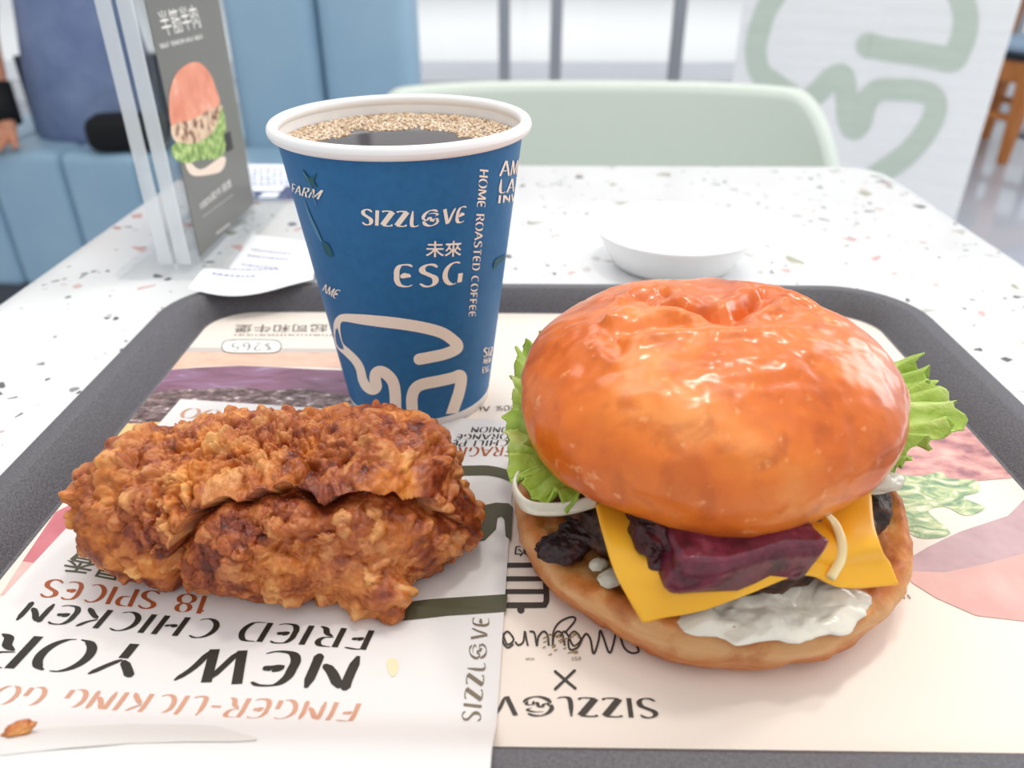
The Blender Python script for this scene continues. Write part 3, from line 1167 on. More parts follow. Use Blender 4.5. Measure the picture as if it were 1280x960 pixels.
to = loft('tray_body', [tl2(-0.004, .018, 0.0004), tl2(0.0, .022, 0.0006), tl2(.0155, .037, 0.0108), tl2(.0195, .041, 0.0100), tl2(.0205, .042, 0.0108), tl2(.0205, .042, 0.0126), tl2(.0192, .0405, TRZ),
                        tl2(.0125, .034, TRZ), tl2(.0115, .033, 0.0138), tl2(.0045, .026, 0.0062), tl2(.0018, .023, 0.0032), tl2(-0.0005, .021, 0.0026)], m_tray.m, tray)
sharp(to, 28)

ZM = 0.0029
mat0 = (0.01, 0.243)
mt = empty('paper_placemat', (mat0[0], mat0[1], T))
tag(mt, 'cream printed paper placemat covering the bottom of the tray', 'placemat')
m_mat = Mat('cream_paper', '#f4e6d8', 0.5, 0.35)
m_mat.base(m_mat.ramp(m_mat.noise(6, 3), [(0.3, '#f2e3d4'), (0.7, '#f5e8db')]))
rbox('paper_sheet', (FX1 - FX0 + 0.001, FY1 - FY0 + 0.001, 0.0002), ((FX0 + FX1) / 2 - mat0[0], (FY0 + FY1) / 2 - mat0[1], ZM - 0.0001), m_mat.m, mt, 0)
ms = Surface(lambda u, v: tuple(P(u, v, ZM)[:2]), lambda a, b, l: (a - mat0[0], b - mat0[1], ZM + 0.00002 + l * 0.25), mt)
CLAMP = (FX0 - .0004, FX1 + .0004, FY0, FY1)


def pm(name, stops, scale, vec=(1, 1, 1), detail=5, rough=0.5, dist=0.0):
    m_ = Mat(name, '#ffffff', rough, 0.35)
    m_.base(m_.ramp(m_.noise(scale, detail, vec=m_.coord(vec), dist=dist), stops))
    return m_.m


m_ink = flat('dark_brown_ink', '#4a423d', 0.5)
m_inklight = flat('light_brown_ink', '#a89a8e', 0.5)
p_bun = pm('print_peach_bun', [(0.3, '#e3b49a'), (0.6, '#eec7b0'), (0.75, '#e0a48e')], 60, (1, 3, 1))
p_meat = pm('print_purple_meat', [(0.3, '#6f5060'), (0.5, '#8c6176'), (0.64, '#94708a'), (0.72, '#b9a3c4')], 60, (0.6, 2.2, 1), dist=1.0)
p_patty = pm('print_dark_patty', [(0.36, '#4b3b3c'), (0.5, '#7a6260'), (0.6, '#9c8684'), (0.68, '#e3d5d2')], 230, (1, 1.8, 1), 7)
p_cheese = pm('print_cheese', [(0.3, '#edbd77'), (0.7, '#f2cb8d')], 30)
p_tom = pm('print_tomato', [(0.3, '#c9707a'), (0.6, '#d98389'), (0.8, '#e3a09f')], 90)
p_green = pm('print_green', [(0.3, '#6f8a66'), (0.55, '#9db28a'), (0.7, '#d8dfc0')], 200)
p_pink2 = pm('print_light_pink', [(0.3, '#e2b4ac'), (0.7, '#edcabf')], 60)
p_chick = pm('print_pink_chicken', [(0.32, '#a3727a'), (0.45, '#cf938f'), (0.58, '#e0aaa2'), (0.72, '#ecc3b6')], 120, (1, 1.6, 1), 7)
p_lett = pm('print_pale_lettuce', [(0.32, '#74907a'), (0.45, '#9eb48c'), (0.56, '#cfd6a6'), (0.66, '#f1efdc'), (0.72, '#b7c694')], 110, (1, 1.6, 1), 5, dist=1.4)
p_mauve = pm('print_mauve', [(0.3, '#bf9ca0'), (0.7, '#cdacae')], 120)
p_rose = pm('print_rose', [(0.3, '#dba79f'), (0.7, '#e6b9af')], 70)
p_shade = flat('print_grey_band', '#cfc4bb')
# upper left: the picture of a burger, upside down for us
ms.shape('printed_band', [(200, 434), (444, 436), (446, 441), (195, 440)], p_shade, clamp=CLAMP)
ms.shape('printed_bun', [(180, 440), (446, 441), (452, 462), (400, 459), (340, 458), (300, 456), (240, 459), (170, 462)], p_bun, clamp=CLAMP)
ms.shape('printed_meat', [(160, 462), (240, 460), (300, 457), (345, 459), (400, 462), (456, 464), (466, 512), (330, 498), (250, 500), (150, 500)], p_meat, clamp=CLAMP)
ms.shape('printed_patty', [(150, 492), (210, 488), (250, 486), (300, 484), (335, 488), (380, 486), (420, 492), (462, 498), (474, 520), (350, 516), (225, 525), (190, 530), (120, 529)], p_patty, clamp=CLAMP)
ms.shape('printed_cheese', [(120, 529), (240, 526), (238, 546), (110, 549)], p_cheese, clamp=CLAMP)
ms.shape('printed_tomato', [(105, 549), (240, 545), (230, 560), (110, 564)], p_tom, clamp=CLAMP)
ms.shape('printed_lettuce', [(100, 570), (190, 560), (200, 590), (150, 600), (90, 600)], p_green, clamp=CLAMP)
ms.shape('printed_tomato', [(40, 640), (130, 610), (140, 660), (96, 668), (60, 700), (46, 716), (42, 704), (28, 702)], p_tom, clamp=CLAMP)
ms.shape('printed_smear', [(28, 702), (42, 704), (48, 718), (30, 735), (0, 745)], p_pink2, clamp=CLAMP)
ms.words('是起司和牛堡', (433, 405), (295, 406), (433, 415), m_ink, cjk=True)
rl = random.Random(8)
ms.strokes('fine_print', [([(x, 419), (x + rl.uniform(2, 4.5), 419)], 2.2, 0, 0) for x in np.arange(293, 430, 5.2)], m_inklight)
# price bubble
pill = [(287, 426), (315, 425.5), (342, 426), (350, 430), (350, 436), (342, 440.5), (315, 441), (287, 440.5), (279, 437), (279, 430)]
ms.shape('price_outline', [(x + (x - 315) * .03, y + (y - 433) * .14) for x, y in pill], m_ink, smooth=4)
ms.shape('price_bubble', pill, flat('price_white', '#fbf6f1'), smooth=4)
ms.words('$265', (340, 429), (290, 429), (340.5, 438.5), m_ink, thick=.1, thin=.07, gap=.18)
# right: chicken, salad and root pictures
ms.shape('printed_chicken', [(1020, 600), (1110, 596), (1160, 594), (1215, 602), (1300, 598), (1300, 540), (1180, 505), (1060, 520)], p_chick, clamp=CLAMP)
ms.shape('printed_salad', [(1070, 602), (1110, 597), (1130, 594), (1150, 596), (1175, 590), (1186, 598), (1220, 601), (1223, 615), (1204, 622), (1231, 635), (1207, 645), (1182, 634), (1160, 640), (1188, 667), (1150, 673), (1120, 655), (1090, 640)], p_lett, smooth=4)
ms.shape('printed_root', [(1126, 714), (1134, 700), (1160, 684), (1200, 665), (1260, 645), (1330, 620), (1340, 680), (1280, 692), (1230, 706), (1180, 716), (1150, 715)], p_mauve, clamp=CLAMP)
ms.shape('printed_root', [(1126, 714), (1150, 715), (1180, 716), (1230, 706), (1280, 692), (1340, 680), (1345, 770), (1280, 777), (1220, 770), (1170, 748), (1140, 729)], p_rose, clamp=CLAMP)
ms.strokes('fine_print', [([(1113 + 7 * k, 742 + 1.6 * (k % 2)), (1117 + 7 * k, 749)], 2.0, 0, 0) for k in range(4)], m_inklight)
# centre: icon, script and brand lines
ms.strokes('printed_icon', [
    ([(600, 707), (676, 707)], 6, 0, 0), ([(600, 724), (682, 724)], 6, 0, 0), ([(600, 740), (682, 740)], 6, 0, 0), ([(600, 757), (676, 757), (681, 755), (683, 750), (682, 730), (680, 712), (676, 707)], 7, 4, 0),
    ([(651, 758), (651, 763)], 9, 0, 1), ([(704, 731), (707, 735)], 5, 0, 1), ([(713, 752), (720, 754)], 6, 0, 1)], m_ink)
ms.words('站的', (689, 683), (643, 683), (690, 696), m_ink, cjk=True, bold=0.006)
ms.strokes('printed_cross', [([(694, 840), (719, 861)], 3.6, 0, 1), ([(718, 839), (694, 862)], 3.6, 0, 1)], m_ink)
ms.words('SIZZL@VE', (820, 874), (592, 870), (824, 898), m_ink)
# the script word, written upside down right to left
script = [
    ([(795, 806), (798, 815), (789, 817), (780, 810), (775, 796), (770, 789), (768, 800), (762, 817), (754, 797), (750, 789), (748, 802), (742, 818), (738, 800), (733, 793), (729, 797)], 2.6),
    ([(729, 797), (722, 810), (712, 812), (711, 798), (718, 790), (726, 800), (717, 808), (710, 795), (705, 790), (700, 796)], 2.4),
    ([(706, 808), (703, 794), (697, 790), (692, 797), (691, 808), (692, 790), (700, 778), (714, 772), (719, 776), (706, 792)], 2.4),
    ([(686, 808), (684, 794), (679, 790), (673, 797), (671, 808), (668, 792), (662, 790)], 2.4),
    ([(660, 808), (658, 800), (656, 790), (654, 803), (648, 807), (644, 803)], 2.4),
    ([(642, 806), (634, 810), (628, 800), (634, 790), (642, 800), (634, 806), (627, 791), (620, 792)], 2.4),
]
ms.strokes('script_lettering', [(p_, w_, 6, 0) for p_, w_ in script], m_ink)
rl = random.Random(4)
ms.strokes('printed_wheat', [([(x, y), (x + 4, y - 2)], 1.3, 0, 0) for x, y in [(rl.uniform(676, 722), rl.uniform(792, 822)) for _ in range(34)]], flat('gold_ink', '#9a7f52', 0.5))
ms.words('MAYURA', (668, 823), (657, 823), (668, 826), m_inklight, thick=.2, thin=.15)
ms.words('EST', (726, 822), (714, 822), (726, 826), m_inklight, thick=.2, thin=.15)
ms.words('100% AUST', (651, 507), (577, 509.5), (651, 513), m_ink)
ms.strokes('printed_ring', [([(603, 503), (598, 511), (580, 518), (556, 522)], 1.0, 6, 0)], m_inklight)

# ---- white greaseproof sleeve under the chicken
ZB = 0.0036


def bag_z(x, y):
    wob = 0.00035 * math.sin(x * 70 + y * 35) + 0.0003 * math.sin(y * 90 - x * 30)
    rise = 0.0128 * smooth01((0.127 - y) / 0.022)
    curl = 0.004 * smooth01((-0.145 - x) / 0.02) * smooth01((0.19 - y) / 0.06)
    return ZB + 0.0005 + wob * smooth01((0.262 - y) / 0.04) + rise + curl


BTL, BTR = P(226, 500, ZB)[:2], P(646, 528, ZB)[:2]
BBR, BBL = P(618, 935, 0.006)[:2], P(-20, 780, ZB)[:2]
BBR2 = BBR + (BBR - BTR) * 0.35
BBL2 = BBL + np.array([-0.002, -0.09])
bag = empty('paper_sleeve', (-0.07, 0.2, T))
tag(bag, 'white printed greaseproof sleeve lying flat under the fried chicken', 'wrapper')
m_bag = Mat('white_greaseproof', '#e6e1de', 0.55, 0.3)
m_bag.bump(m_bag.noise(55, 4, dist=0.6), 0.25, 0.002)
nb = 70
V = []
for a in range(nb + 1):
    for b in range(nb + 1):
        s, t = a / nb, b / nb
        L_ = BTL * (1 - t) + BBL * t if t <= 1 else BBL
        t2 = t * 1.0
        if t2 < 0.66:
            L_ = BTL * (1 - t2 / 0.66) + BBL * (t2 / 0.66)
        else:
            L_ = BBL * (1 - (t2 - 0.66) / 0.34) + BBL2 * ((t2 - 0.66) / 0.34)
        if t2 < 0.8:
            R_ = BTR * (1 - t2 / 0.8) + BBR * (t2 / 0.8)
        else:
            R_ = BBR * (1 - (t2 - 0.8) / 0.2) + BBR2 * ((t2 - 0.8) / 0.2)
        q = L_ * (1 - s) + R_ * s
        V.append((q[0] + 0.07, q[1] - 0.2, bag_z(q[0], q[1])))
me_bag = mesh('sleeve_sheet', V, grid_faces(nb + 1, nb + 1), m_bag.m, bag)


def bag_to2(u, v):
    z = ZB
    for _ in range(6):
        q = P(u, v, z)
        z = bag_z(q[0], q[1])
    return (q[0], q[1])


bs = Surface(bag_to2, lambda a, b, l: (a + 0.07, b - 0.2, bag_z(a, b) + 0.00012 + l * 0.1), bag)
m_olive = flat('olive_ink', '#57543f', 0.5)
m_blackink = flat('black_ink', '#2f2a22', 0.5)
m_rust = flat('rust_ink', '#a8552c', 0.5)
m_rustl = flat('light_rust_ink', '#cf9a80', 0.5)
m_taupe = flat('taupe_ink', '#7d6f5c', 0.5)
bs.strokes('sleeve_mark', [([(500, 620), (530, 600), (566, 590), (589, 588.5), (610, 588.5), (628, 592), (643, 598)], 12.5, 8, 0)], m_olive)
bs.shape('sleeve_mark', [(560, 660), (585, 640), (604, 632), (620, 628.5), (636, 629.5), (641.5, 635), (640, 655), (639, 676), (632, 671), (630.5, 650), (627, 646), (622, 648), (620, 662), (606, 676), (580, 679), (555, 678)], m_olive)
bs.shape('sleeve_mark', [(480, 756), (540, 749), (634.5, 743), (632.5, 765), (560, 770), (480, 779)], m_olive)
bs.words('是香', (163, 703), (91, 690), (149, 728), m_olive, cjk=True, bold=0.008)
bs.words('18 SPICES', (264, 746), (60, 724), (256, 768), m_rust)
bs.words('FRIED CHICKEN', (470, 789), (36, 752), (459, 813), m_blackink, thick=.145)
bs.words('NEW YORK', (457, 821), (-62, 781), (438, 864), m_blackink, thick=.145)
bs.words('FINGER-LICKING GOOD', (453, 880), (-66, 852), (442, 902), m_rustl)
bs.words('18OO', (312, 516), (232, 510), (304, 528), m_rustl)
bs.words('FRAGRANT', (643, 559), (527, 560), (640, 570), m_rust)
bs.words('CHILI PEPPER', (636, 550.5), (522, 552), (634, 557.5), m_blackink)
bs.words('ORANGE PEEL', (637, 542.5), (528, 544), (635, 549), m_blackink)
bs.words('ONION', (638, 534), (590, 534), (636, 541), m_blackink)
bs.words('SIZZL@VE', (600, 903), (611.5, 773), (577, 901), m_taupe, gap=.14)
us_ = np.linspace(0, 322, 40)
tops = np.interp(us_, [0, 80, 160, 240, 270, 322], [917, 910, 906, 906.5, 908, 924])
bots = np.interp(us_, [0, 80, 160, 240, 270, 300, 322], [945, 936, 930, 928, 928, 928, 926])
V2 = [bag_to2(u, t + (b_ - t) * k / 9) for u, t, b_ in zip(us_, tops, bots) for k in range(10)]
bs.put('back_print', V2, grid_faces(40, 10), flat('show_through_ink', '#dcd7d2', 0.55), lift=0.0004)
bs.shape('oil_spot', [(484, 826), (492, 823), (498, 830), (496, 842), (490, 846), (485, 838)], flat('oil_yellow', '#efdcb4', 0.4), smooth=4)

# ---- fried crumb on the sleeve
m_crust = Mat('fried_crust', '#b5672c', 0.42, 0.45)
v_big = m_crust.noise(42, 3, vec=m_crust.coord())
v_mid = m_crust.noise(260, 4, vec=m_crust.coord())
nod = m_crust.node('ShaderNodeAttribute', attribute_name='nodule')
sh = m_crust.math('ADD', m_crust.math('MULTIPLY', nod.outputs['Fac'], 0.5), m_crust.math('MULTIPLY', v_mid, 0.55))
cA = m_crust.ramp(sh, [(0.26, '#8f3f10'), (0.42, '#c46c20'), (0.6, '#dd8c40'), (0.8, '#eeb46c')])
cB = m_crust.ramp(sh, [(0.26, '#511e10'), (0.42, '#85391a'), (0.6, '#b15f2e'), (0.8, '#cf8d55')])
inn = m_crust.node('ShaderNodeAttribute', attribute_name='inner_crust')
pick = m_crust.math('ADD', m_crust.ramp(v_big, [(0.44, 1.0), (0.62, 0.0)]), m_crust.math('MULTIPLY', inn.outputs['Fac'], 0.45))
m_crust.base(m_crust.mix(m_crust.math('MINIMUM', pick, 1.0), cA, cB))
m_crust.rough(m_crust.ramp(v_mid, [(0.35, 0.3), (0.6, 0.5)]))
m_crust.bump(m_crust.noise(1100, 3), 0.25, 0.0005)


def ico(sub):
    bm = bmesh.new()
    bmesh.ops.create_icosphere(bm, subdivisions=sub, radius=1)
    V = np.array([v.co for v in bm.verts])
    Fc = [tuple(v.index for v in f.verts) for f in bm.faces]
    bm.free()
    return V, Fc


iv, jf = ico(4)
cq = P(37, 938, 0.008)
cz = bag_z(cq[0], cq[1])
h = fbm(iv * 2.2, 3, 4)
cv = iv * (1 + 0.25 * h)[:, None] * np.array([0.0032, 0.002, 0.0016])
cr = mesh('crumb', cv, jf, m_crust.m)
cra = cr.data.attributes.new('nodule', 'FLOAT', 'POINT')
cra.data.foreach_set('value', np.full(len(cv), 0.8, np.float32))
cr.location = (cq[0], cq[1], T + cz + 0.0016)
cr.rotation_euler = (0, 0, 0.5)
tag(cr, 'small orange crumb of fried crust on the white sleeve', 'crumb')

# ================================================================== FRIED CHICKEN
def chicken():
    d, Fc = ico(8)
    c0 = np.array([-0.078, 0.186, 0.024])
    E = [((-.078, .187, .022), (.046, .027, .022)), ((-.116, .186, .022), (.0205, .020, .019)), ((-.0435, .194, .029), (.0225, .021, .0185)), ((-.0235, .188, .0155), (.0115, .012, .0095)),
         ((-.066, .174, .018), (.034, .016, .0155)), ((-.0395, .1595, .0085), (.0068, .0055, .0065)), ((-.092, .193, .031), (.026, .017, .0135)), ((-.104, .177, .015), (.021, .013, .0125)), ((-.035, .180, .018), (.014, .014, .0125)), ((-.068, .197, .0335), (.021, .015, .0115))]
    ec = np.array([e[0] for e in E])
    er = np.array([e[1] for e in E])

    def field(p):
        s = 0
        for k in range(len(E)):
            q = np.sqrt((((p - ec[k]) / er[k]) ** 2).sum(-1))
            s = s + np.exp(-6.5 * (q - 1))
        return s - 1.0

    rs = np.linspace(0.09, 0.004, 70)
    hit = np.full(len(d), 0.004)
    done = np.zeros(len(d), bool)
    for r in rs:
        val = field(c0 + d * r)
        new = (~done) & (val > 0)
        hit[new] = r
        done |= new
        if done.all():
            break
    lo_, hi_ = hit.copy(), hit + (rs[0] - rs[1])
    for _ in range(9):
        mid = (lo_ + hi_) / 2
        ins = field(c0 + d * mid[:, None]) > 0
        lo_ = np.where(ins, mid, lo_)
        hi_ = np.where(ins, hi_, mid)
    # even out the distances so that no lump hides behind another
    fa_ = np.array(Fc)
    ea = np.concatenate([fa_[:, 0], fa_[:, 1], fa_[:, 2]])
    eb = np.concatenate([fa_[:, 1], fa_[:, 2], fa_[:, 0]])
    deg = np.bincount(ea, minlength=len(d))
    for _ in range(60):
        lo_ = 0.5 * lo_ + 0.5 * np.bincount(ea, lo_[eb], minlength=len(d)) / deg
    p = c0 + d * lo_[:, None]
    # normals of the smooth body
    fn_ = np.cross(p[fa_[:, 1]] - p[fa_[:, 0]], p[fa_[:, 2]] - p[fa_[:, 0]])
    nrm = np.zeros_like(p)
    for k in range(3):
        for c_ in range(3):
            nrm[:, c_] += np.bincount(fa_[:, k], fn_[:, c_], minlength=len(p))
    nrm /= np.linalg.norm(nrm, axis=1)[:, None] + 1e-15
    for _ in range(40):
        for c_ in range(3):
            nrm[:, c_] = 0.4 * nrm[:, c_] + 0.6 * np.bincount(ea, nrm[eb, c_], minlength=len(p)) / deg
        nrm /= np.linalg.norm(nrm, axis=1)[:, None] + 1e-15
    w = np.stack([fbm(p * 110, 2, 1), fbm(p * 110, 2, 2), fbm(p * 110, 2, 3)], -1) * 0.0016 + np.stack([fbm(p * 400, 2, 4), fbm(p * 400, 2, 5), fbm(p * 400, 2, 6)], -1) * 0.00045
    pw = p + w
    h = np.zeros(len(p))
    # the crevice under the upper crust: a line in space along the front shoulder
    pu, pv, pd = proj(p)
    path = []
    for u, v in [(204, 706), (213, 676), (229, 640), (262, 615), (304, 606), (350, 593), (407, 604), (450, 602), (482, 602), (529, 611), (566, 630), (588, 652)]:
        near = np.where((pu - u) ** 2 + (pv - v) ** 2 < 49)[0]
        if len(near):
            path.append(p[near[np.argmin(pd[near])]])
    path = np.array(path)
    best = np.full(len(p), 9.0)
    sgn = np.zeros(len(p))
    al = np.zeros(len(p))
    wob = np.stack([p[:, 0] * 0, 0.002 * fbm(p * 110, 2, 71), 0.002 * fbm(p * 110, 2, 72)], -1)
    for k in range(len(path) - 1):
        ab = path[k + 1] - path[k]
        t_ = np.clip(((p + wob - path[k]) @ ab) / (ab @ ab), 0, 1)
        dv = p + wob - path[k] - t_[:, None] * ab
        dd = np.linalg.norm(dv, axis=1)
        m_ = dd < best
        best = np.where(m_, dd, best)
        side_ = np.cross(ab / np.linalg.norm(ab), np.array([0, -0.75, 0.66]))     # points up the slope, away from the camera
        side_ = side_ if side_[2] > 0 else -side_
        sgn = np.where(m_, dv @ side_, sgn)
        al = np.where(m_, (k + t_) / (len(path) - 1), al)
    fade = np.clip(5 * np.minimum(al, 1 - al) + 0.15, 0, 1)
    ss = np.where(sgn > 0, best, -best)
    h += fade * (0.0022 * np.exp(-np.clip(ss, 0, None) / 0.008) * (ss > 0) - 0.0085 * np.exp(-(ss / 0.0046) ** 2) * (ss <= 0))
    over = fade * 0.0048 * np.exp(-np.clip(ss, 0, None) / 0.0045) * (ss > 0)
    calm = 1 - 0.75 * fade * np.exp(-(best / 0.0040) ** 2) * (ss <= 0)
    front = np.clip((0.185 - p[:, 1]) / 0.010, 0, 1)
    led = fade
    # furrow down the front left
    xf = at_D(219, 690, 0.165)[0] + 0.15 * (p[:, 2] - 0.015)
    h += -0.0038 * np.exp(-((p[:, 0] - xf) / 0.0022) ** 2) * front * (p[:, 2] < 0.026)

    def bulb(scale, seed, k=0.78):
        f_, c_ = worley(pw / scale, seed)
        return np.sqrt(np.clip(1 - (f_ / k) ** 2, 0, 1)), c_

    dens = np.clip(0.62 + 0.9 * fbm(p * 38, 2, 21), 0.12, 1.25)
    low = np.clip(-ss / 0.004, 0, 1) * np.clip((0.03 - best) / 0.01, 0, 1)          # the lower front keeps larger, smoother lobes
    b0, c0_ = bulb(0.0150, 3, 0.85)
    h += (0.0022 + 0.0020 * low) * (b0 - 0.55)
    b1, c1_ = bulb(0.0082, 13)
    h += calm * 0.0025 * (b1 - 0.6) * (0.35 + 0.8 * c1_) * (0.6 + 0.4 * dens)
    b2, c2_ = bulb(0.0043, 29)
    h += calm * 0.0032 * (b2 - 0.6) * (0.2 + 1.0 * c2_) * dens * (1 - 0.35 * low)
    h += calm * 0.0016 * b2 * (c2_ > 0.86)
    b3, c3_ = bulb(0.0024, 57)
    h += calm * 0.0024 * (b3 - 0.6) * (0.1 + c3_) * dens
    h += 0.0011 * fbm(p * 75, 3, 41)
    h += 0.00025 * fbm(p * 1100, 2, 47)
    nob = np.stack([c1_, c2_], -1).mean(-1)
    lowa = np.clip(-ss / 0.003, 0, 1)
    q = p + nrm * (h * 1.0)[:, None] + over[:, None] * np.array([0, -0.85, -0.5])
    zb = ZB + 0.0012
    q[:, 2] = np.where(q[:, 2] < zb, zb + (q[:, 2] - zb) * 0.04, q[:, 2])
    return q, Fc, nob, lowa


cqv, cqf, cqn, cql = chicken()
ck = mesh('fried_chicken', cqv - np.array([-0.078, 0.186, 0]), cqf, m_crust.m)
ca = ck.data.attributes.new('nodule', 'FLOAT', 'POINT')
ca.data.foreach_set('value', cqn.astype(np.float32))
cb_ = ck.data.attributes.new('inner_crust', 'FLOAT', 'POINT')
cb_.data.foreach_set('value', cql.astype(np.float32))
ck.location = (-0.078, 0.186, T)
tag(ck, 'craggy golden brown fried chicken piece on the white printed sleeve', 'chicken')

# ================================================================== COFFEE CUP
m_cup = Mat('blue_cup_paper', '#296a9e', 0.5, 0.25)
m_cup.base(m_cup.ramp(m_cup.noise(260, 3), [(0.3, '#27669a'), (0.7, '#2c6fa3')]))
m_white = flat('white_cup_paper', '#f2f0ee', 0.5)
m_cream = flat('cream_print', '#fdf0e0', 0.5)
cc = P(525, 490, 0.003)
CZ = ZM + 0.0002
cup = empty('coffee_cup', (cc[0], cc[1], T + CZ))
tag(cup, 'blue paper cup of black coffee with white rim at the rear of the tray', 'cup')
R0, R1, CHH = 0.0296, 0.0443, 0.1125


def cup_r(z):
    return R0 + (R1 - R0) * z / CHH


lathe('cup_wall', [(cup_r(0.0045), 0.0045), (cup_r(0.03), 0.03), (cup_r(0.06), 0.06), (cup_r(0.09), 0.09), (cup_r(CHH), CHH)], m_cup.m, cup, 96, cap=False)
lathe('base_band', [(R0 - 0.0012, 0.0012), (R0 - 0.0010, 0.0), (R0, 0.0), (cup_r(0.0045) + .00004, 0.0046)], m_white, cup, 96, cap=False)
lathe('cup_liner', [(0.0, 0.004), (R0 - .0008, 0.004), (cup_r(0.06) - .0007, 0.06), (R1 - .0007, CHH)], m_white, cup, 96, cap=False)
lathe('rolled_rim', [(R1 + .0008 + .0021 * math.cos(a), CHH + .0006 + .0024 * math.sin(a)) for a in np.linspace(0, 2 * PI, 15)], m_white, cup, 96, cap=False)
ZC = CHH - 0.0042
m_coffee = Mat('black_coffee', '#2a140d', 0.06, 0.5)
m_coffee.base(m_coffee.ramp(m_coffee.noise(25, 3), [(0.35, '#20100b'), (0.7, '#43241a')]))
lathe('coffee', [(0.0, ZC), (cup_r(ZC) - .0008, ZC)], m_coffee.m, cup, 96, cap=False)
# froth: a crowd of tiny bubbles along the rim, nobody could count them
m_froth = Mat('coffee_froth', '#b98a57', 0.25, 0.6)
m_froth.base(m_froth.ramp(m_froth.noise(900, 2), [(0.35, '#8f6840'), (0.5, '#c9a57a'), (0.62, '#f2e4cf')]))
m_froth.b.inputs['Subsurface Weight'].default_value = 0.2
m_froth.b.inputs['Subsurface Radius'].default_value = (0.002, 0.0015, 0.001)
rf = random.Random(2)
hv, hf = ico(2)
hv_u = hv[hv[:, 2] > -0.2]
keep = {i: k for k, i in enumerate(np.where(hv[:, 2] > -0.2)[0])}
hfu = [tuple(keep[i] for i in f) for f in hf if all(i in keep for i in f)]
V, Fc = [], []
for k in range(9000):
    th = rf.uniform(0, 2 * PI)
    rr = cup_r(ZC) - .0012
    r = rr * math.sqrt(rf.random())
    fx, fy = r * math.cos(th), r * math.sin(th)
    edge = 0.0125 + 0.0022 * math.sin(fx * 260 + 0.5) + 0.0012 * math.sin(fx * 610) - 0.5 * abs(fx) * (abs(fx) > 0.02) - 0.12 * abs(fx)
    if fy < edge + rf.gauss(0, 0.0007) and r < rr - 0.0035 * rf.random():
        continue
    s = rf.uniform(0.00035, 0.00075) * (0.8 + 0.6 * rf.random() ** 4)
    b = len(V)
    V += [(fx + s * q[0], fy + s * q[1], ZC + s * 0.7 * q[2]) for q in hv_u]
    Fc += [tuple(b + i for i in f) for f in hfu]
fo_ = mesh('froth', V, Fc, m_froth.m, cup)
fo_['kind'] = 'stuff'


def cup_to2(u, v):
    d = ray(u, v)
    o = np.array([-cc[0], -cc[1], CH - CZ])
    k = (R1 - R0) / CHH
    A = d[0] ** 2 + d[1] ** 2 - (k * d[2]) ** 2
    r0 = R0 + k * o[2]
    B = 2 * (o[0] * d[0] + o[1] * d[1] - k * d[2] * r0)
    Cq = o[0] ** 2 + o[1] ** 2 - r0 ** 2
    D = B * B - 4 * A * Cq
    t = (-B - math.sqrt(max(D, 0))) / (2 * A)
    q = o + d * t
    return (math.atan2(q[0], -q[1]), q[2])


def cup_to3(a, b, l):
    b = min(max(b, 0.0046), CHH - 0.001)
    r = cup_r(b) + 0.00012 + l * 0.4
    return (r * math.sin(a), -r * math.cos(a), b)


cs = Surface(cup_to2, cup_to3, cup)
cx = lambda pts: [(360 + x / 4.267, 360 + y / 4.267) for x, y in pts]
cs.strokes('printed_mark', [
    (cx([(700, 379), (760, 368), (840, 350), (893, 326), (903, 305), (880, 278), (820, 238), (720, 210), (600, 190), (480, 176), (380, 165), (310, 158), (278, 165), (263, 195), (265, 250), (280, 305), (320, 345), (360, 385), (386, 430), (400, 490), (425, 530), (455, 542), (472, 525), (466, 490), (470, 456), (495, 444), (530, 462), (560, 500), (572, 560), (574, 640), (574, 700)]), [14.2] * 9 + [14.2, 13, 10.5, 9, 8.5, 8.5, 9, 9.5, 10, 10.5, 11, 11.5, 12, 13] + [14.2] * 9, 8, 1),
    (cx([(664, 700), (662, 640), (662, 580), (680, 535), (720, 512), (800, 496), (880, 478), (918, 466), (922, 500), (910, 560), (890, 620), (870, 680)]), 14.2, 8, 0)], m_cream)
cs.words('SIZZL@VE', (452, 280), (580, 277), (452, 261), m_cream, thick=.19, thin=.06)
cs.words('未來', (532, 321), (576, 320), (532, 301), m_cream, cjk=True, bold=0.012)
cs.words('ESG', (493, 357), (578, 353), (493, 330), m_cream, thick=.17, thin=.06, gap=.16)
cs.words('HOME ROASTED COFFEE', (599.5, 211), (585.5, 396), (610, 212), m_cream, thick=.17, thin=.06)
cs.words('AME', (624, 220), (649, 217), (626, 201), m_cream, thick=.16)
cs.words('LAT', (622, 241), (646, 238), (624, 224), m_cream, thick=.16)
cs.words('INVI', (621, 254), (644, 251), (622, 244), m_cream, thick=.16)
cs.words('FARM', (366, 239), (399, 249), (366, 229), m_cream, thick=.17, thin=.07)
cs.words('AME', (404, 363), (421, 373), (406, 354), m_cream, thick=.17, thin=.07)
cs.words('SIZ', (603, 446), (614, 444), (604, 435), m_cream, thick=.17, thin=.07)
cs.words('NEW', (603, 455), (612, 453), (604, 448), m_cream, thick=.17, thin=.08)
cs.words('ESG', (602, 466), (610, 464), (602, 459), m_cream, thick=.17, thin=.08)
m_teal = flat('teal_print', '#1f5a68', 0.5)
m_teal2 = flat('pale_teal_print', '#4d86a8', 0.5)
cs.shape('printed_leaf', [(404, 303), (411, 305), (417, 318), (413, 321), (407, 315)], m_teal, smooth=3)
cs.shape('printed_leaf', [(379, 211), (388, 222), (397, 216), (393, 226), (398, 234), (389, 231), (384, 226)], m_teal, smooth=3)
cs.shape('printed_leaf', [(616, 336), (618, 325), (625, 321), (630, 318), (628, 325), (622, 330)], m_teal, smooth=3)
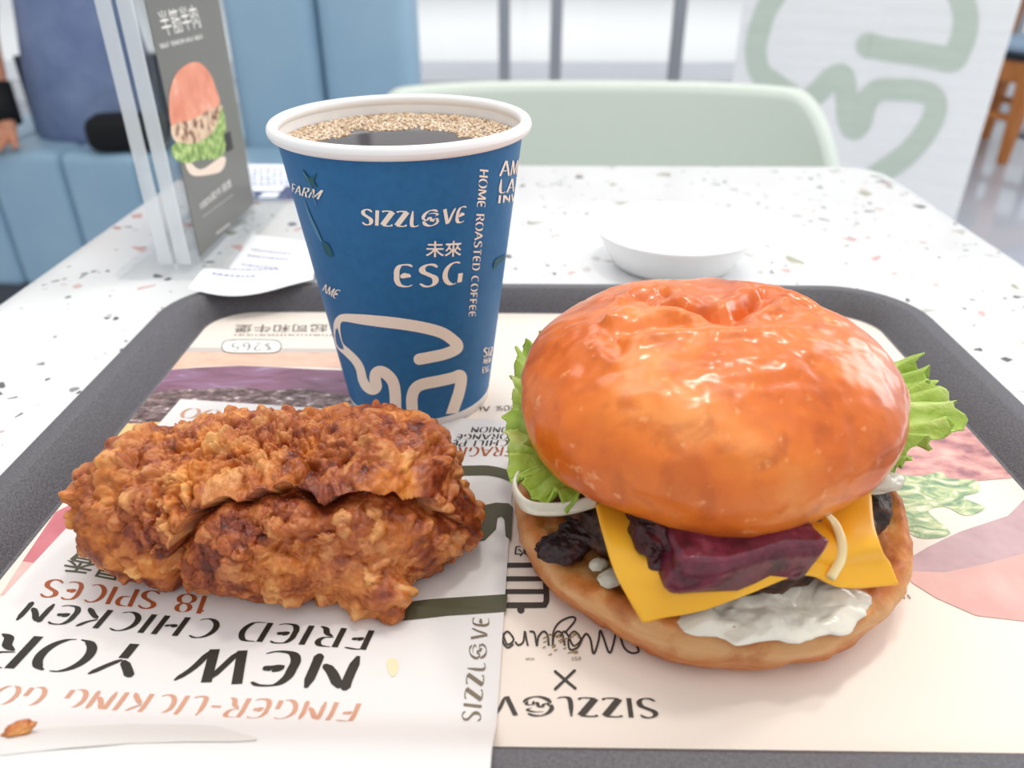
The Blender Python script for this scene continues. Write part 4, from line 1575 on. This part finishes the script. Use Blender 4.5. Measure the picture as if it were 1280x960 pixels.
cs.strokes('printed_stem', [([(381, 250), (389, 272), (397, 290), (403, 302)], [1, 3, 4, 2], 0, 0), ([(380, 215), (388, 230), (396, 256)], 1.2, 5, 0)], m_teal2)

# ================================================================== HAMBURGER
BX, BY = 0.0595, 0.1975
bg = empty('hamburger', (BX, BY, T + ZM + 0.0003))
tag(bg, 'large cheeseburger with glossy brioche bun at the right of the tray', 'burger')
ZO = ZM + 0.0003            # local z = 0 sits on the placemat


def loc(u, v, z):
    """a pixel at height z above the placemat, in the burger's own frame"""
    q = P(u, v, z + ZO)
    return np.array([q[0] - BX, q[1] - BY, z])


# -- top bun
m_bun = Mat('glazed_brioche', '#d8702c', 0.3, 0.35)
nz = m_bun.noise(26, 5, vec=m_bun.coord())
nz2 = m_bun.noise(230, 3, vec=m_bun.coord())
cbun = m_bun.ramp(nz, [(0.3, '#c65810'), (0.45, '#da6a1a'), (0.58, '#e67a26'), (0.72, '#f09c50')])
nz3 = m_bun.noise(95, 5, vec=m_bun.coord(), dist=0.5)
cbun = m_bun.mix(m_bun.ramp(nz3, [(0.36, 0.45), (0.5, 0.0)]), cbun, '#b04a12')
specks = m_bun.ramp(nz2, [(0.64, 0.0), (0.72, 0.55)])
cbun = m_bun.mix(specks, cbun, '#f0aa70')
geo = m_bun.node('ShaderNodeTexCoord')
sepz = m_bun.node('ShaderNodeSeparateXYZ')
m_bun.link(geo.outputs['Object'], sepz.inputs[0])
under = m_bun.ramp(sepz.outputs[2], [(0.0385, 1.0), (0.043, 0.0)])
m_bun.base(m_bun.mix(under, cbun, '#e0ac74'))
m_bun.rough(m_bun.ramp(m_bun.noise(70, 3), [(0.3, 0.26), (0.7, 0.42)]))
m_bun.bump(m_bun.noise(150, 6, dist=0.4), 0.22, 0.0010)
m_bun.b.inputs['Coat Weight'].default_value = 0.35
m_bun.b.inputs['Coat Roughness'].default_value = 0.16
m_bun.b.inputs['Subsurface Weight'].default_value = 0.04
m_bun.b.inputs['Subsurface Radius'].default_value = (0.006, 0.003, 0.0015)


def seg_dist(px_, py_, pts):
    best = np.full(px_.shape, 9.0)
    along = np.zeros(px_.shape)
    n_ = len(pts)
    for i in range(n_ - 1):
        a, b = np.array(pts[i]), np.array(pts[i + 1])
        ab = b - a
        t = np.clip(((px_ - a[0]) * ab[0] + (py_ - a[1]) * ab[1]) / (ab @ ab + 1e-12), 0, 1)
        dd = np.hypot(px_ - a[0] - ab[0] * t, py_ - a[1] - ab[1] * t)
        m_ = dd < best
        best = np.where(m_, dd, best)
        along = np.where(m_, (i + t) / (n_ - 1), along)
    return best, along


def top_bun():
    nth = 260
    R = 0.0550
    zw = 0.0545            # widest height
    zt = 0.0828
    prof = [(0.0, 0.0408), (0.30, 0.0406), (0.6, 0.0402), (0.80, 0.0400), (0.88, 0.0408), (0.93, 0.0428), (0.965, 0.0458), (0.988, 0.0500)]
    for a in np.linspace(0, PI / 2, 70):
        prof.append((math.cos(a) ** 0.97, zw + (zt - zw) * math.sin(a) ** 0.96))
    prof = np.array(prof)
    npf = len(prof)
    th = np.linspace(0, 2 * PI, nth, endpoint=False)
    rw = 1 + 0.018 * np.sin(2 * th + 0.6) + 0.012 * np.sin(3 * th + 2) + 0.006 * np.sin(7 * th)
    X = R * 1.0 * np.cos(th)[:, None] * prof[None, :, 0] * rw[:, None]
    Y = R * 0.98 * np.sin(th)[:, None] * prof[None, :, 0] * rw[:, None]
    Z = np.repeat(prof[None, :, 1], nth, 0)
    # the lower lip waves a little
    low = np.clip((0.056 - Z) / 0.014, 0, 1)
    Z = Z + low * (0.0018 * np.sin(2 * th + 1.2) + 0.0010 * np.sin(5 * th))[:, None]
    p = np.stack([X, Y, Z], -1).reshape(-1, 3)
    x, y, z = p.T
    top = np.clip((z - 0.062) / 0.012, 0, 1)
    h = 0.0008 * fbm(p * 45, 3, 3) + 0.00035 * fbm(p * 160, 2, 5) + 0.0005 * np.clip((z - 0.06) / 0.015, 0, 1) * np.abs(fbm(p * np.array([90, 150, 60]), 3, 15))
    ztop = 0.079
    def crease(pix, width, depth, lip=0.35):
        pts = [loc(u, v, ztop)[:2] + np.array([0.0048, 0.001]) for u, v in pix]
        dd, al = seg_dist(x, y, pts)
        fade = np.clip(4 * np.minimum(al, 1 - al) + 0.25, 0, 1)
        return -depth * fade * np.exp(-(dd / width) ** 2) + lip * depth * fade * np.exp(-((dd - 2.2 * width) / (1.1 * width)) ** 2)
    h = h + top * crease([(812, 378), (835, 385), (862, 392), (890, 402), (905, 412)], 0.0032, 0.0050)
    h = h + top * crease([(905, 412), (925, 396), (945, 384), (962, 372)], 0.0028, 0.0048)
    h = h + top * crease([(945, 362), (965, 372), (995, 380), (1025, 388)], 0.0020, 0.0036)
    h = h + top * crease([(770, 418), (800, 412), (840, 412), (870, 416)], 0.0030, 0.0028)
    h = h + top * crease([(835, 372), (822, 366), (800, 372), (785, 384)], 0.0022, 0.0026)
    h = h + top * crease([(905, 412), (940, 412), (985, 402)], 0.0030, 0.0016)
    h = h + top * crease([(775, 440), (770, 425), (762, 415)], 0.0018, 0.0014)
    # dimple
    q = loc(885, 385, ztop)
    h = h - top * 0.0045 * np.exp(-(((x - q[0]) / 0.019) ** 2 + ((y - q[1]) / 0.010) ** 2))
    # pinched ridge at the rear left
    pts = [loc(u, v, 0.085)[:2] for u, v in [(790, 376), (806, 366), (822, 356)]]
    dd, al = seg_dist(x, y, pts)
    h = h + top * 0.0022 * np.exp(-(dd / 0.0022) ** 2)
    n_ = np.stack([x / R ** 2, y / R ** 2, (z - 0.052) / 0.04 ** 2], -1)
    n_ /= np.linalg.norm(n_, axis=1)[:, None] + 1e-9
    # a torn tab of crust at the right rim
    q = loc(1130, 545, 0.05)
    h = h + 0.0022 * np.exp(-(((x - q[0]) / 0.006) ** 2 + ((y - q[1]) / 0.004) ** 2 + ((z - 0.049) / 0.005) ** 2))
    p = p + n_ * h[:, None] + np.array([-0.0048, -0.001, 0])
    # lean: the bun sits slightly back
    return p, grid_faces(nth, npf, True)


tv, tf = top_bun()
mesh('top_bun', tv, tf, m_bun.m, bg)

# -- bottom bun
m_bot = Mat('toasted_bun', '#d8955a', 0.5, 0.35)
tcb = m_bot.node('ShaderNodeTexCoord')
spb = m_bot.node('ShaderNodeSeparateXYZ')
m_bot.link(tcb.outputs['Object'], spb.inputs[0])
nb1 = m_bot.noise(90, 5, vec=m_bot.coord())
nb2 = m_bot.noise(60, 4, vec=m_bot.coord((1, 1, 5)))
side = m_bot.ramp(spb.outputs[2], [(0.0, '#b5551b'), (0.006, '#cd7330'), (0.0105, '#dc9a5c'), (0.0145, '#e9bf8c'), (0.0172, '#d08a48'), (0.0192, '#b3611f')])
side = m_bot.mix(m_bot.ramp(nb2, [(0.4, 0.0), (0.7, 0.6)]), side, '#eec190')
side = m_bot.mix(m_bot.ramp(nb1, [(0.34, 0.55), (0.5, 0.0)]), side, '#b9652a')
face = m_bot.ramp(nb1, [(0.32, '#a8541f'), (0.5, '#c9772f'), (0.66, '#e2a565')])
att = m_bot.node('ShaderNodeAttribute', attribute_name='cut_face')
m_bot.base(m_bot.mix(att.outputs['Fac'], side, face))
m_bot.bump(m_bot.noise(260, 5), 0.5, 0.001)
m_bot.b.inputs['Subsurface Weight'].default_value = 0.1
m_bot.b.inputs['Subsurface Radius'].default_value = (0.004, 0.002, 0.001)


def bottom_bun():
    nth = 240
    prof = [(0, 0.0)] + [(r, 0.0) for r in (0.3, 0.6, 0.80)] + [(0.88, 0.0006), (0.94, 0.0026), (0.98, 0.0058), (1.0, 0.0100), (1.0, 0.0140), (0.99, 0.0166), (0.972, 0.0184), (0.95, 0.0190), (0.92, 0.0186)]
    nface = len(prof) - 2
    prof += [(r, 0.0178 - 0.0020 * (1 - (r / 0.9))) for r in np.linspace(0.89, 0.0, 40)]
    prof = np.array(prof)
    th = np.linspace(0, 2 * PI, nth, endpoint=False)
    rw = 1 + 0.020 * np.sin(2 * th + 2.4) + 0.010 * np.sin(3 * th + 0.5) + 0.005 * np.sin(9 * th)
    X = 0.0605 * np.cos(th)[:, None] * prof[None, :, 0] * rw[:, None]
    Y = -0.0015 + 0.0600 * np.sin(th)[:, None] * prof[None, :, 0] * rw[:, None]
    Z = np.repeat(prof[None, :, 1], nth, 0)
    wave = 1 + 0.10 * np.sin(th + 0.5) + 0.05 * np.sin(3 * th)
    Z = Z * wave[:, None]
    p = np.stack([X, Y, Z], -1).reshape(-1, 3)
    att_ = np.zeros(len(p))
    idx = np.tile(np.arange(len(prof)), nth)
    att_[idx >= nface - 1] = 1.0
    att_[idx == nface - 2] = 0.5
    rough_ = np.where(att_ > 0, 0.0009, 0.0003)
    h = rough_ * fbm(p * 190, 4, 8) + 0.0007 * fbm(p * 60, 2, 3)
    rad = np.hypot(p[:, 0], p[:, 1]) + 1e-9
    push = np.clip((rad - 0.045) / 0.01, 0, 1) * (0.0011 * fbm(p * np.array([70, 70, 160]), 3, 23) + 0.0004 * fbm(p * 320, 2, 27))
    p[:, 0] += p[:, 0] / rad * push
    p[:, 1] += p[:, 1] / rad * push
    p[:, 2] += np.where(p[:, 2] > 0.002, h, 0)
    return p, grid_faces(nth, len(prof), True), att_


bv, bf, ba = bottom_bun()
bb = mesh('bottom_bun', bv, bf, m_bot.m, bg)
at_ = bb.data.attributes.new('cut_face', 'FLOAT', 'POINT')
at_.data.foreach_set('value', ba.astype(np.float32))

# -- patty
m_patty = Mat('charred_patty', '#3b2318', 0.45, 0.4)
m_patty.base(m_patty.ramp(m_patty.noise(190, 5), [(0.3, '#1f110c'), (0.5, '#40261a'), (0.7, '#6b4230')]))
m_patty.bump(m_patty.noise(420, 4), 0.7, 0.0012)


def patty_warp(V):
    h = 0.0013 * fbm(V * 130, 4, 6)
    f, _ = worley(V / 0.006, 8)
    h = h + 0.0012 * (0.5 - f)
    r = np.hypot(V[:, 0], V[:, 1])[:, None] + 1e-9
    V = V.copy()
    V[:, :2] += V[:, :2] / r * h[:, None] * 1.6
    V[:, 2] += h * 0.6
    return V


pr = [(0.0, 0.0165), (0.03, 0.0165), (0.046, 0.0168), (0.0495, 0.0185), (0.0515, 0.022), (0.0518, 0.026), (0.0500, 0.0295), (0.046, 0.0315), (0.03, 0.032), (0.0, 0.032)]
prd = []
for (r0_, z0_), (r1_, z1_) in zip(pr[:-1], pr[1:]):
    for t in np.linspace(0, 1, 6, endpoint=False):
        prd.append((r0_ + (r1_ - r0_) * t, z0_ + (z1_ - z0_) * t))
prd.append(pr[-1])
lathe('patty', prd, m_patty.m, bg, 220, (0.0, 0.002), patty_warp)


# -- soft lumps used for sauce, onion bits and the burnt tip
def lump(name, center, size, mat, rz=0.0, seed=0, amp=0.25, freq=2.0, sub=5):
    v, f = ico(sub)
    h = fbm(v * freq + seed * 3.1, 3, seed)
    v = v * (1 + amp * h)[:, None] * np.array(size)
    c, s = math.cos(rz), math.sin(rz)
    v = np.stack([v[:, 0] * c - v[:, 1] * s, v[:, 0] * s + v[:, 1] * c, v[:, 2]], -1) + np.array(center)
    return mesh(name, v, f, mat, bg)


m_burn = Mat('burnt_onion', '#2a1519', 0.4, 0.45)
m_burn.base(m_burn.ramp(m_burn.noise(260, 4), [(0.3, '#1a0d10'), (0.6, '#33191d'), (0.75, '#4f2a2a')]))
m_burn.bump(m_burn.noise(500, 3), 0.6, 0.001)
q = loc(704, 690, 0.019)
lump('burnt_onion', (q[0] + 0.001, q[1] + 0.002, 0.0195), (0.0085, 0.0055, 0.0042), m_burn.m, 0.3, 3, 0.22, 1.5)
q = loc(728, 672, 0.022)
lump('burnt_onion', (q[0], q[1] + 0.002, 0.022), (0.007, 0.005, 0.004), m_burn.m, -0.4, 5, 0.22, 1.5)

# -- cheese slice
m_cheese = Mat('yellow_cheese', '#f5ae1d', 0.32, 0.45)
m_cheese.base(m_cheese.ramp(m_cheese.noise(40, 3), [(0.3, '#fbb01c'), (0.7, '#ffc136')]))
m_cheese.b.inputs['Subsurface Weight'].default_value = 0.25
m_cheese.b.inputs['Subsurface Radius'].default_value = (0.006, 0.004, 0.001)


def bez(p, t):
    a = [(1 - t) ** 3, 3 * t * (1 - t) ** 2, 3 * t * t * (1 - t), t ** 3]
    return sum(w * q for w, q in zip(a, p))


def bez_sheet(name, ctrl, mat, nu=28, nv=28, thick=0.0018, ruffle=None, parent=None, edge=None):
    V = []
    for a in range(nu):
        for b in range(nv):
            u, v = a / (nu - 1), b / (nv - 1)
            rows = [bez([np.array(c) for c in r], v) for r in ctrl]
            q = bez(rows, u)
            if ruffle is not None:
                q = q + ruffle(u, v)
            V.append(q)
    V = np.array(V)
    o = mesh(name, V, grid_faces(nu, nv), mat, parent or bg)
    md = o.modifiers.new('solid', 'SOLIDIFY')
    md.thickness = thick
    md.offset = 0
    if thick > 0.001:
        be = o.modifiers.new('sub', 'SUBSURF')
        be.levels = be.render_levels = 1
    return o


# rows run back to front, columns left to right
zc = 0.0335
rows = [
    [(u, 515, zc) for u in np.linspace(745, 1066, 8)],
    [(u, 590, zc + .001) for u in np.linspace(738, 1086, 8)],
    [(756, 680, .0335), (820, 694, .035), (885, 696, .036), (950, 686, .0365), (1000, 680, .0365), (1030, 676, .036), (1062, 672, .0355), (1094, 668, .0345)],
    [(780, 740, .0265), (842, 738, .0290), (905, 726, .0318), (968, 706, .0340), (1012, 702, .0335), (1042, 708, .0310), (1078, 704, .0285), (1110, 702, .0270)],
    [(803, 780, .0200), (868, 764, .0238), (930, 744, .0280), (985, 723, .0310), (1018, 722, .0300), (1046, 735, .0258), (1084, 735, .0228), (1122, 731, .0205)]]
G = np.array([[loc(*c) for c in r] for r in rows])
G = np.stack([catmull(G[k], 7) for k in range(len(G))], 0)          # finer across
G = np.stack([catmull(G[:, k], 9) for k in range(G.shape[1])], 1)   # finer down
nr_, nc_ = G.shape[:2]
G = G.reshape(-1, 3)
G[:, 2] += 0.0005 * fbm(G * 90, 2, 4)
ch_ = mesh('cheese_slice', G, grid_faces(nr_, nc_), m_cheese.m, bg)
md = ch_.modifiers.new('solid', 'SOLIDIFY')
md.thickness = 0.0022
md.offset = 0
md = ch_.modifiers.new('sub', 'SUBSURF')
md.levels = md.render_levels = 1


# -- purple red meat slab on the cheese
m_slab = Mat('purple_red_meat', '#6d1f33', 0.26, 0.5)
m_slab.base(m_slab.ramp(m_slab.noise(150, 5, vec=m_slab.coord()), [(0.28, '#2c0f16'), (0.45, '#5c1b2c'), (0.6, '#73283a'), (0.78, '#9a4f5c')]))
m_slab.bump(m_slab.noise(330, 4), 0.4, 0.001)
m_slab.b.inputs['Subsurface Weight'].default_value = 0.08
m_slab.b.inputs['Subsurface Radius'].default_value = (0.003, 0.001, 0.001)
fa, fb = loc(848, 722, 0.0385), loc(1026, 697, 0.0385)
mid = (fa + fb) / 2
ang = math.atan2(fb[1] - fa[1], fb[0] - fa[0])
Ls = np.linalg.norm((fb - fa)[:2])


def slab_warp(c):
    q = np.array([[c[0], c[1], c[2]]])
    n_ = 0.0013 * float(fbm(q * 120, 3, 4)[0])
    return (c[0] + n_ + 0.0015 * math.sin(c[2] * 300), c[1] + n_ * 0.7 + 0.0010 * math.sin(c[0] * 160), c[2] + n_ * 0.8)


rbox('meat_slab', (Ls * 1.04, 0.026, 0.0135), (mid[0] - math.sin(ang) * 0.013, mid[1] + math.cos(ang) * 0.013, 0.0378), m_slab.m, bg, 0.0032, 3, rot=(math.radians(4), 0, ang), warp=slab_warp, cuts=3)
m_dark = Mat('dark_meat_end', '#2f1015', 0.35, 0.45)
m_dark.base(m_dark.ramp(m_dark.noise(220, 4), [(0.3, '#1d090d'), (0.6, '#43151d'), (0.8, '#6a2630')]))
m_dark.bump(m_dark.noise(400, 4), 0.6, 0.001)
q = loc(832, 700, 0.037)
lump('meat_end', (q[0] + 0.001, q[1] + 0.010, 0.0365), (0.0075, 0.0125, 0.0068), m_dark.m, 0.15, 7, 0.3, 2.0)
q = loc(905, 668, 0.0425)
lump('meat_top', (q[0] + .004, q[1] + 0.010, 0.0425), (0.022, 0.010, 0.0028), m_dark.m, ang, 9, 0.35, 2.6)

# -- white sauce and onion bits
m_sauce = Mat('white_sauce', '#e8e1d2', 0.2, 0.5)
m_sauce.b.inputs['Subsurface Weight'].default_value = 0.3
m_sauce.b.inputs['Subsurface Radius'].default_value = (0.003, 0.0025, 0.002)


def sauce_patch():
    out = [(838, 776), (868, 792), (905, 797), (925, 806), (965, 800), (1000, 806), (1030, 792), (1050, 790), (1075, 768), (1092, 752), (1078, 742), (1050, 736), (1020, 716), (990, 722), (940, 738), (885, 752)]
    pts = catmull([loc(u, v, 0.0182)[:2] for u, v in out], 12, True)
    n3 = np.concatenate([pts * 140, pts[:, :1] * 0], 1)
    cen = pts.mean(0)
    pts = cen + (pts - cen) * (1 + 0.10 * fbm(n3, 3, 3))[:, None]
    rings = 34
    V = []
    for r in range(rings + 1):
        t = r / rings
        for q_ in pts:
            p_ = cen + (q_ - cen) * t
            V.append((p_[0], p_[1], 0))
    V = np.array(V)
    n_ = len(pts)
    rr = np.repeat(np.arange(rings + 1) / rings, n_)
    w_, c_ = worley(np.stack([V[:, 0], V[:, 1], V[:, 0] * 0], -1) / 0.0085, 5)
    bulb_ = np.sqrt(np.clip(1 - (w_ / 0.8) ** 2, 0, 1)) * (0.3 + c_)
    inner = np.clip((1 - rr) * 4, 0, 1)
    back_ = np.clip((V[:, 1] + 0.052) / 0.016, 0, 1)
    V[:, 2] = 0.0178 + 0.0014 * np.sqrt(np.clip(1 - rr ** 3, 0, 1)) + 0.0045 * back_ * np.clip((1 - rr) * 2.5, 0.25, 1) + inner * (0.0042 * bulb_ * (0.35 + 0.65 * back_) + 0.0010 * fbm(V * 160, 3, 2))
    f = []
    for r in range(rings):
        for k in range(n_):
            f.append((r * n_ + k, r * n_ + (k + 1) % n_, (r + 1) * n_ + (k + 1) % n_, (r + 1) * n_ + k))
    return V, f


sv_, sf_ = sauce_patch()
mesh('white_sauce', sv_, sf_, m_sauce.m, bg)
m_onion = Mat('white_onion', '#ddd8c6', 0.2, 0.5)
m_onion.b.inputs['Subsurface Weight'].default_value = 0.35
m_onion.b.inputs['Subsurface Radius'].default_value = (0.004, 0.004, 0.003)
m_onion.b.inputs['Transmission Weight'].default_value = 0.15
for k, (u, v, z, sx_, sy_, sz_, rz_) in enumerate([(765, 722, .0195, .0042, .0028, .0022, .5), (748, 706, .020, .0028, .002, .0016, .2)]):
    q = loc(u, v, z)
    lump('onion_bit', q, (sx_, sy_, sz_), m_onion.m if k < 2 else m_sauce.m, rz_, 11 + k, 0.14, 1.3, 4)


# -- onion rings
m_onion2 = Mat('pale_onion_strip', '#f3dfa8', 0.2, 0.5)
m_onion2.b.inputs['Subsurface Weight'].default_value = 0.3
m_onion2.b.inputs['Subsurface Radius'].default_value = (0.004, 0.003, 0.001)


def onion_band(name, pix, z_of, w=0.0026, th=0.0010, mat=None):
    pts = catmull([loc(u, v, z) for (u, v), z in zip(pix, z_of)], 8)
    n_ = len(pts)
    t = np.gradient(pts, axis=0)
    t /= np.linalg.norm(t, axis=1)[:, None]
    V = []
    for p_, tt_ in zip(pts, t):
        side_ = np.cross(tt_, [0, 0, 1.0])
        side_ /= np.linalg.norm(side_) + 1e-9
        for ang_ in np.linspace(0, 2 * PI, 12, endpoint=False):
            V.append(p_ + side_ * th * math.cos(ang_) + np.array([0, 0, w * math.sin(ang_)]))
    f = []
    for i in range(n_ - 1):
        for k in range(12):
            f.append((i * 12 + k, i * 12 + (k + 1) % 12, (i + 1) * 12 + (k + 1) % 12, (i + 1) * 12 + k))
    f.append(list(range(12))[::-1])
    f.append([(n_ - 1) * 12 + k for k in range(12)])
    return mesh(name, V, f, mat or m_onion.m, bg)


onion_band('onion_ring', [(652, 590), (644, 606), (648, 622), (662, 634), (690, 637), (716, 634), (745, 626)], [.037, .036, .035, .0345, .0345, .035, .036], 0.0024, 0.0009)
onion_band('onion_ring', [(1032, 640), (1044, 655), (1052, 678), (1050, 700), (1038, 722)], [.041, .0385, .0365, .034, .031], 0.0007, 0.0013, m_onion2.m)
q = loc(1106, 608, 0.036)
lump('onion_slice', (q[0], q[1] + .002, 0.0355), (0.0075, 0.004, 0.0026), m_onion.m, 0.25, 31, 0.18, 1.4, 4)

# -- lettuce
m_let = Mat('green_lettuce', '#8fb03a', 0.38, 0.4)
m_let.base(m_let.ramp(m_let.noise(55, 5, dist=0.6), [(0.28, '#7fa032'), (0.5, '#a6c04e'), (0.72, '#d3df92')]))
m_let.bump(m_let.noise(170, 4, dist=0.8), 0.6, 0.002)
m_let.b.inputs['Subsurface Weight'].default_value = 0.2
m_let.b.inputs['Subsurface Radius'].default_value = (0.003, 0.004, 0.001)


def leaf(name, outer, inner, ruf=0.0028, freq=9.0, seed=0, jag=0.0022):
    """a frilly leaf: rows run from the hidden inner edge to the jagged free edge"""
    o_ = catmull([loc(u, v, z) for u, v, z in outer], 22)
    i_ = catmull([loc(u, v, z) for u, v, z in inner], 22)
    nn = 150
    o_ = np.array([o_[min(int(k * (len(o_) - 1) / (nn - 1)), len(o_) - 1)] for k in range(nn)])
    i_ = np.array([i_[min(int(k * (len(i_) - 1) / (nn - 1)), len(i_) - 1)] for k in range(nn)])
    nv = 30
    V = []
    r_ = np.random.default_rng(seed)
    s = np.linspace(0, 1, nn)
    p1 = np.stack([s * 26, s * 0, s * 0 + seed], -1)
    jagv = jag * (vnoise(p1, seed) + 0.7 * vnoise(p1 * 2.3, seed + 1) + 0.35 * vnoise(p1 * 5, seed + 2))
    ph = 2 * PI * freq * s + 1.5 * vnoise(p1 * 0.4, seed + 4)
    for k in range(nn):
        d_ = o_[k] - i_[k]
        L_ = np.linalg.norm(d_) + 1e-9
        dn = d_ / L_
        for b in range(nv):
            t = b / (nv - 1)
            q = i_[k] + d_ * t + dn * jagv[k] * t ** 2
            up_ = ruf * t ** 1.8 * (math.sin(ph[k]) + 0.4 * math.sin(2.3 * ph[k] + 1)) + 0.0010 * t * math.sin(ph[k] * 0.45 + t * 5)
            q = q + np.array([0, 0.3 * up_, up_])
            V.append(q)
    V = np.array(V)
    o = mesh(name, V, grid_faces(nn, nv), m_let.m, bg)
    md = o.modifiers.new('solid', 'SOLIDIFY')
    md.thickness = 0.0005
    md.offset = 0
    return o


leaf('lettuce_leaf', [(1085, 442, .041), (1112, 456, .043), (1140, 462, .044), (1158, 468, .044), (1168, 484, .044), (1182, 500, .043), (1194, 516, .042), (1188, 538, .041), (1168, 552, .040), (1142, 566, .038), (1130, 588, .036), (1100, 592, .036), (1082, 600, .036)],
     [(1040, 470, .040), (1060, 490, .040), (1065, 520, .0395), (1065, 550, .039), (1050, 580, .0385)], 0.0030, 9, 3, 0.0032)
leaf('lettuce_leaf', [(700, 440, .044), (676, 428, .044), (655, 440, .043), (643, 470, .042), (640, 500, .041), (636, 530, .040), (640, 560, .039), (645, 582, .038)],
     [(740, 470, .041), (715, 490, .041), (705, 520, .0405), (700, 550, .040), (705, 580, .0395)], 0.0028, 9, 5, 0.0026)
leaf('lettuce_leaf', [(668, 548, .0405), (648, 560, .041), (638, 580, .040), (648, 604, .038), (668, 620, .0375), (696, 626, .0375), (722, 626, .038)],
     [(720, 545, .040), (712, 560, .040), (712, 575, .040), (722, 588, .040), (735, 600, .040)], 0.0020, 4, 8, 0.0012)


# ------------------------------------------------------------------ labels for parts that look unlike the rest of their thing
for thing_, labels in ((bg, {'top_bun': 'glossy orange brown brioche top bun', 'bottom_bun': 'toasted tan bottom bun', 'cheese_slice': 'yellow melted cheese slice', 'meat_slab': 'purple red meat slab',
                             'patty': 'dark charred beef patty', 'lettuce_leaf': 'frilly green lettuce leaf', 'white_sauce': 'white creamy sauce', 'burnt_onion': 'black caramelised onion lump', 'onion_ring': 'pale raw onion strip'}),
                       (cup, {'rolled_rim': 'white rolled paper rim', 'coffee': 'black coffee surface', 'froth': 'tan coffee froth bubbles', 'base_band': 'white band at the cup base'}),
                       (man, {'wristband': 'black wristband', 'shirt': 'blue grey shirt'})):
    for ch_o in thing_.children:
        nm = ch_o.name.split('.')[0]
        if nm in labels:
            ch_o['label'] = labels[nm]
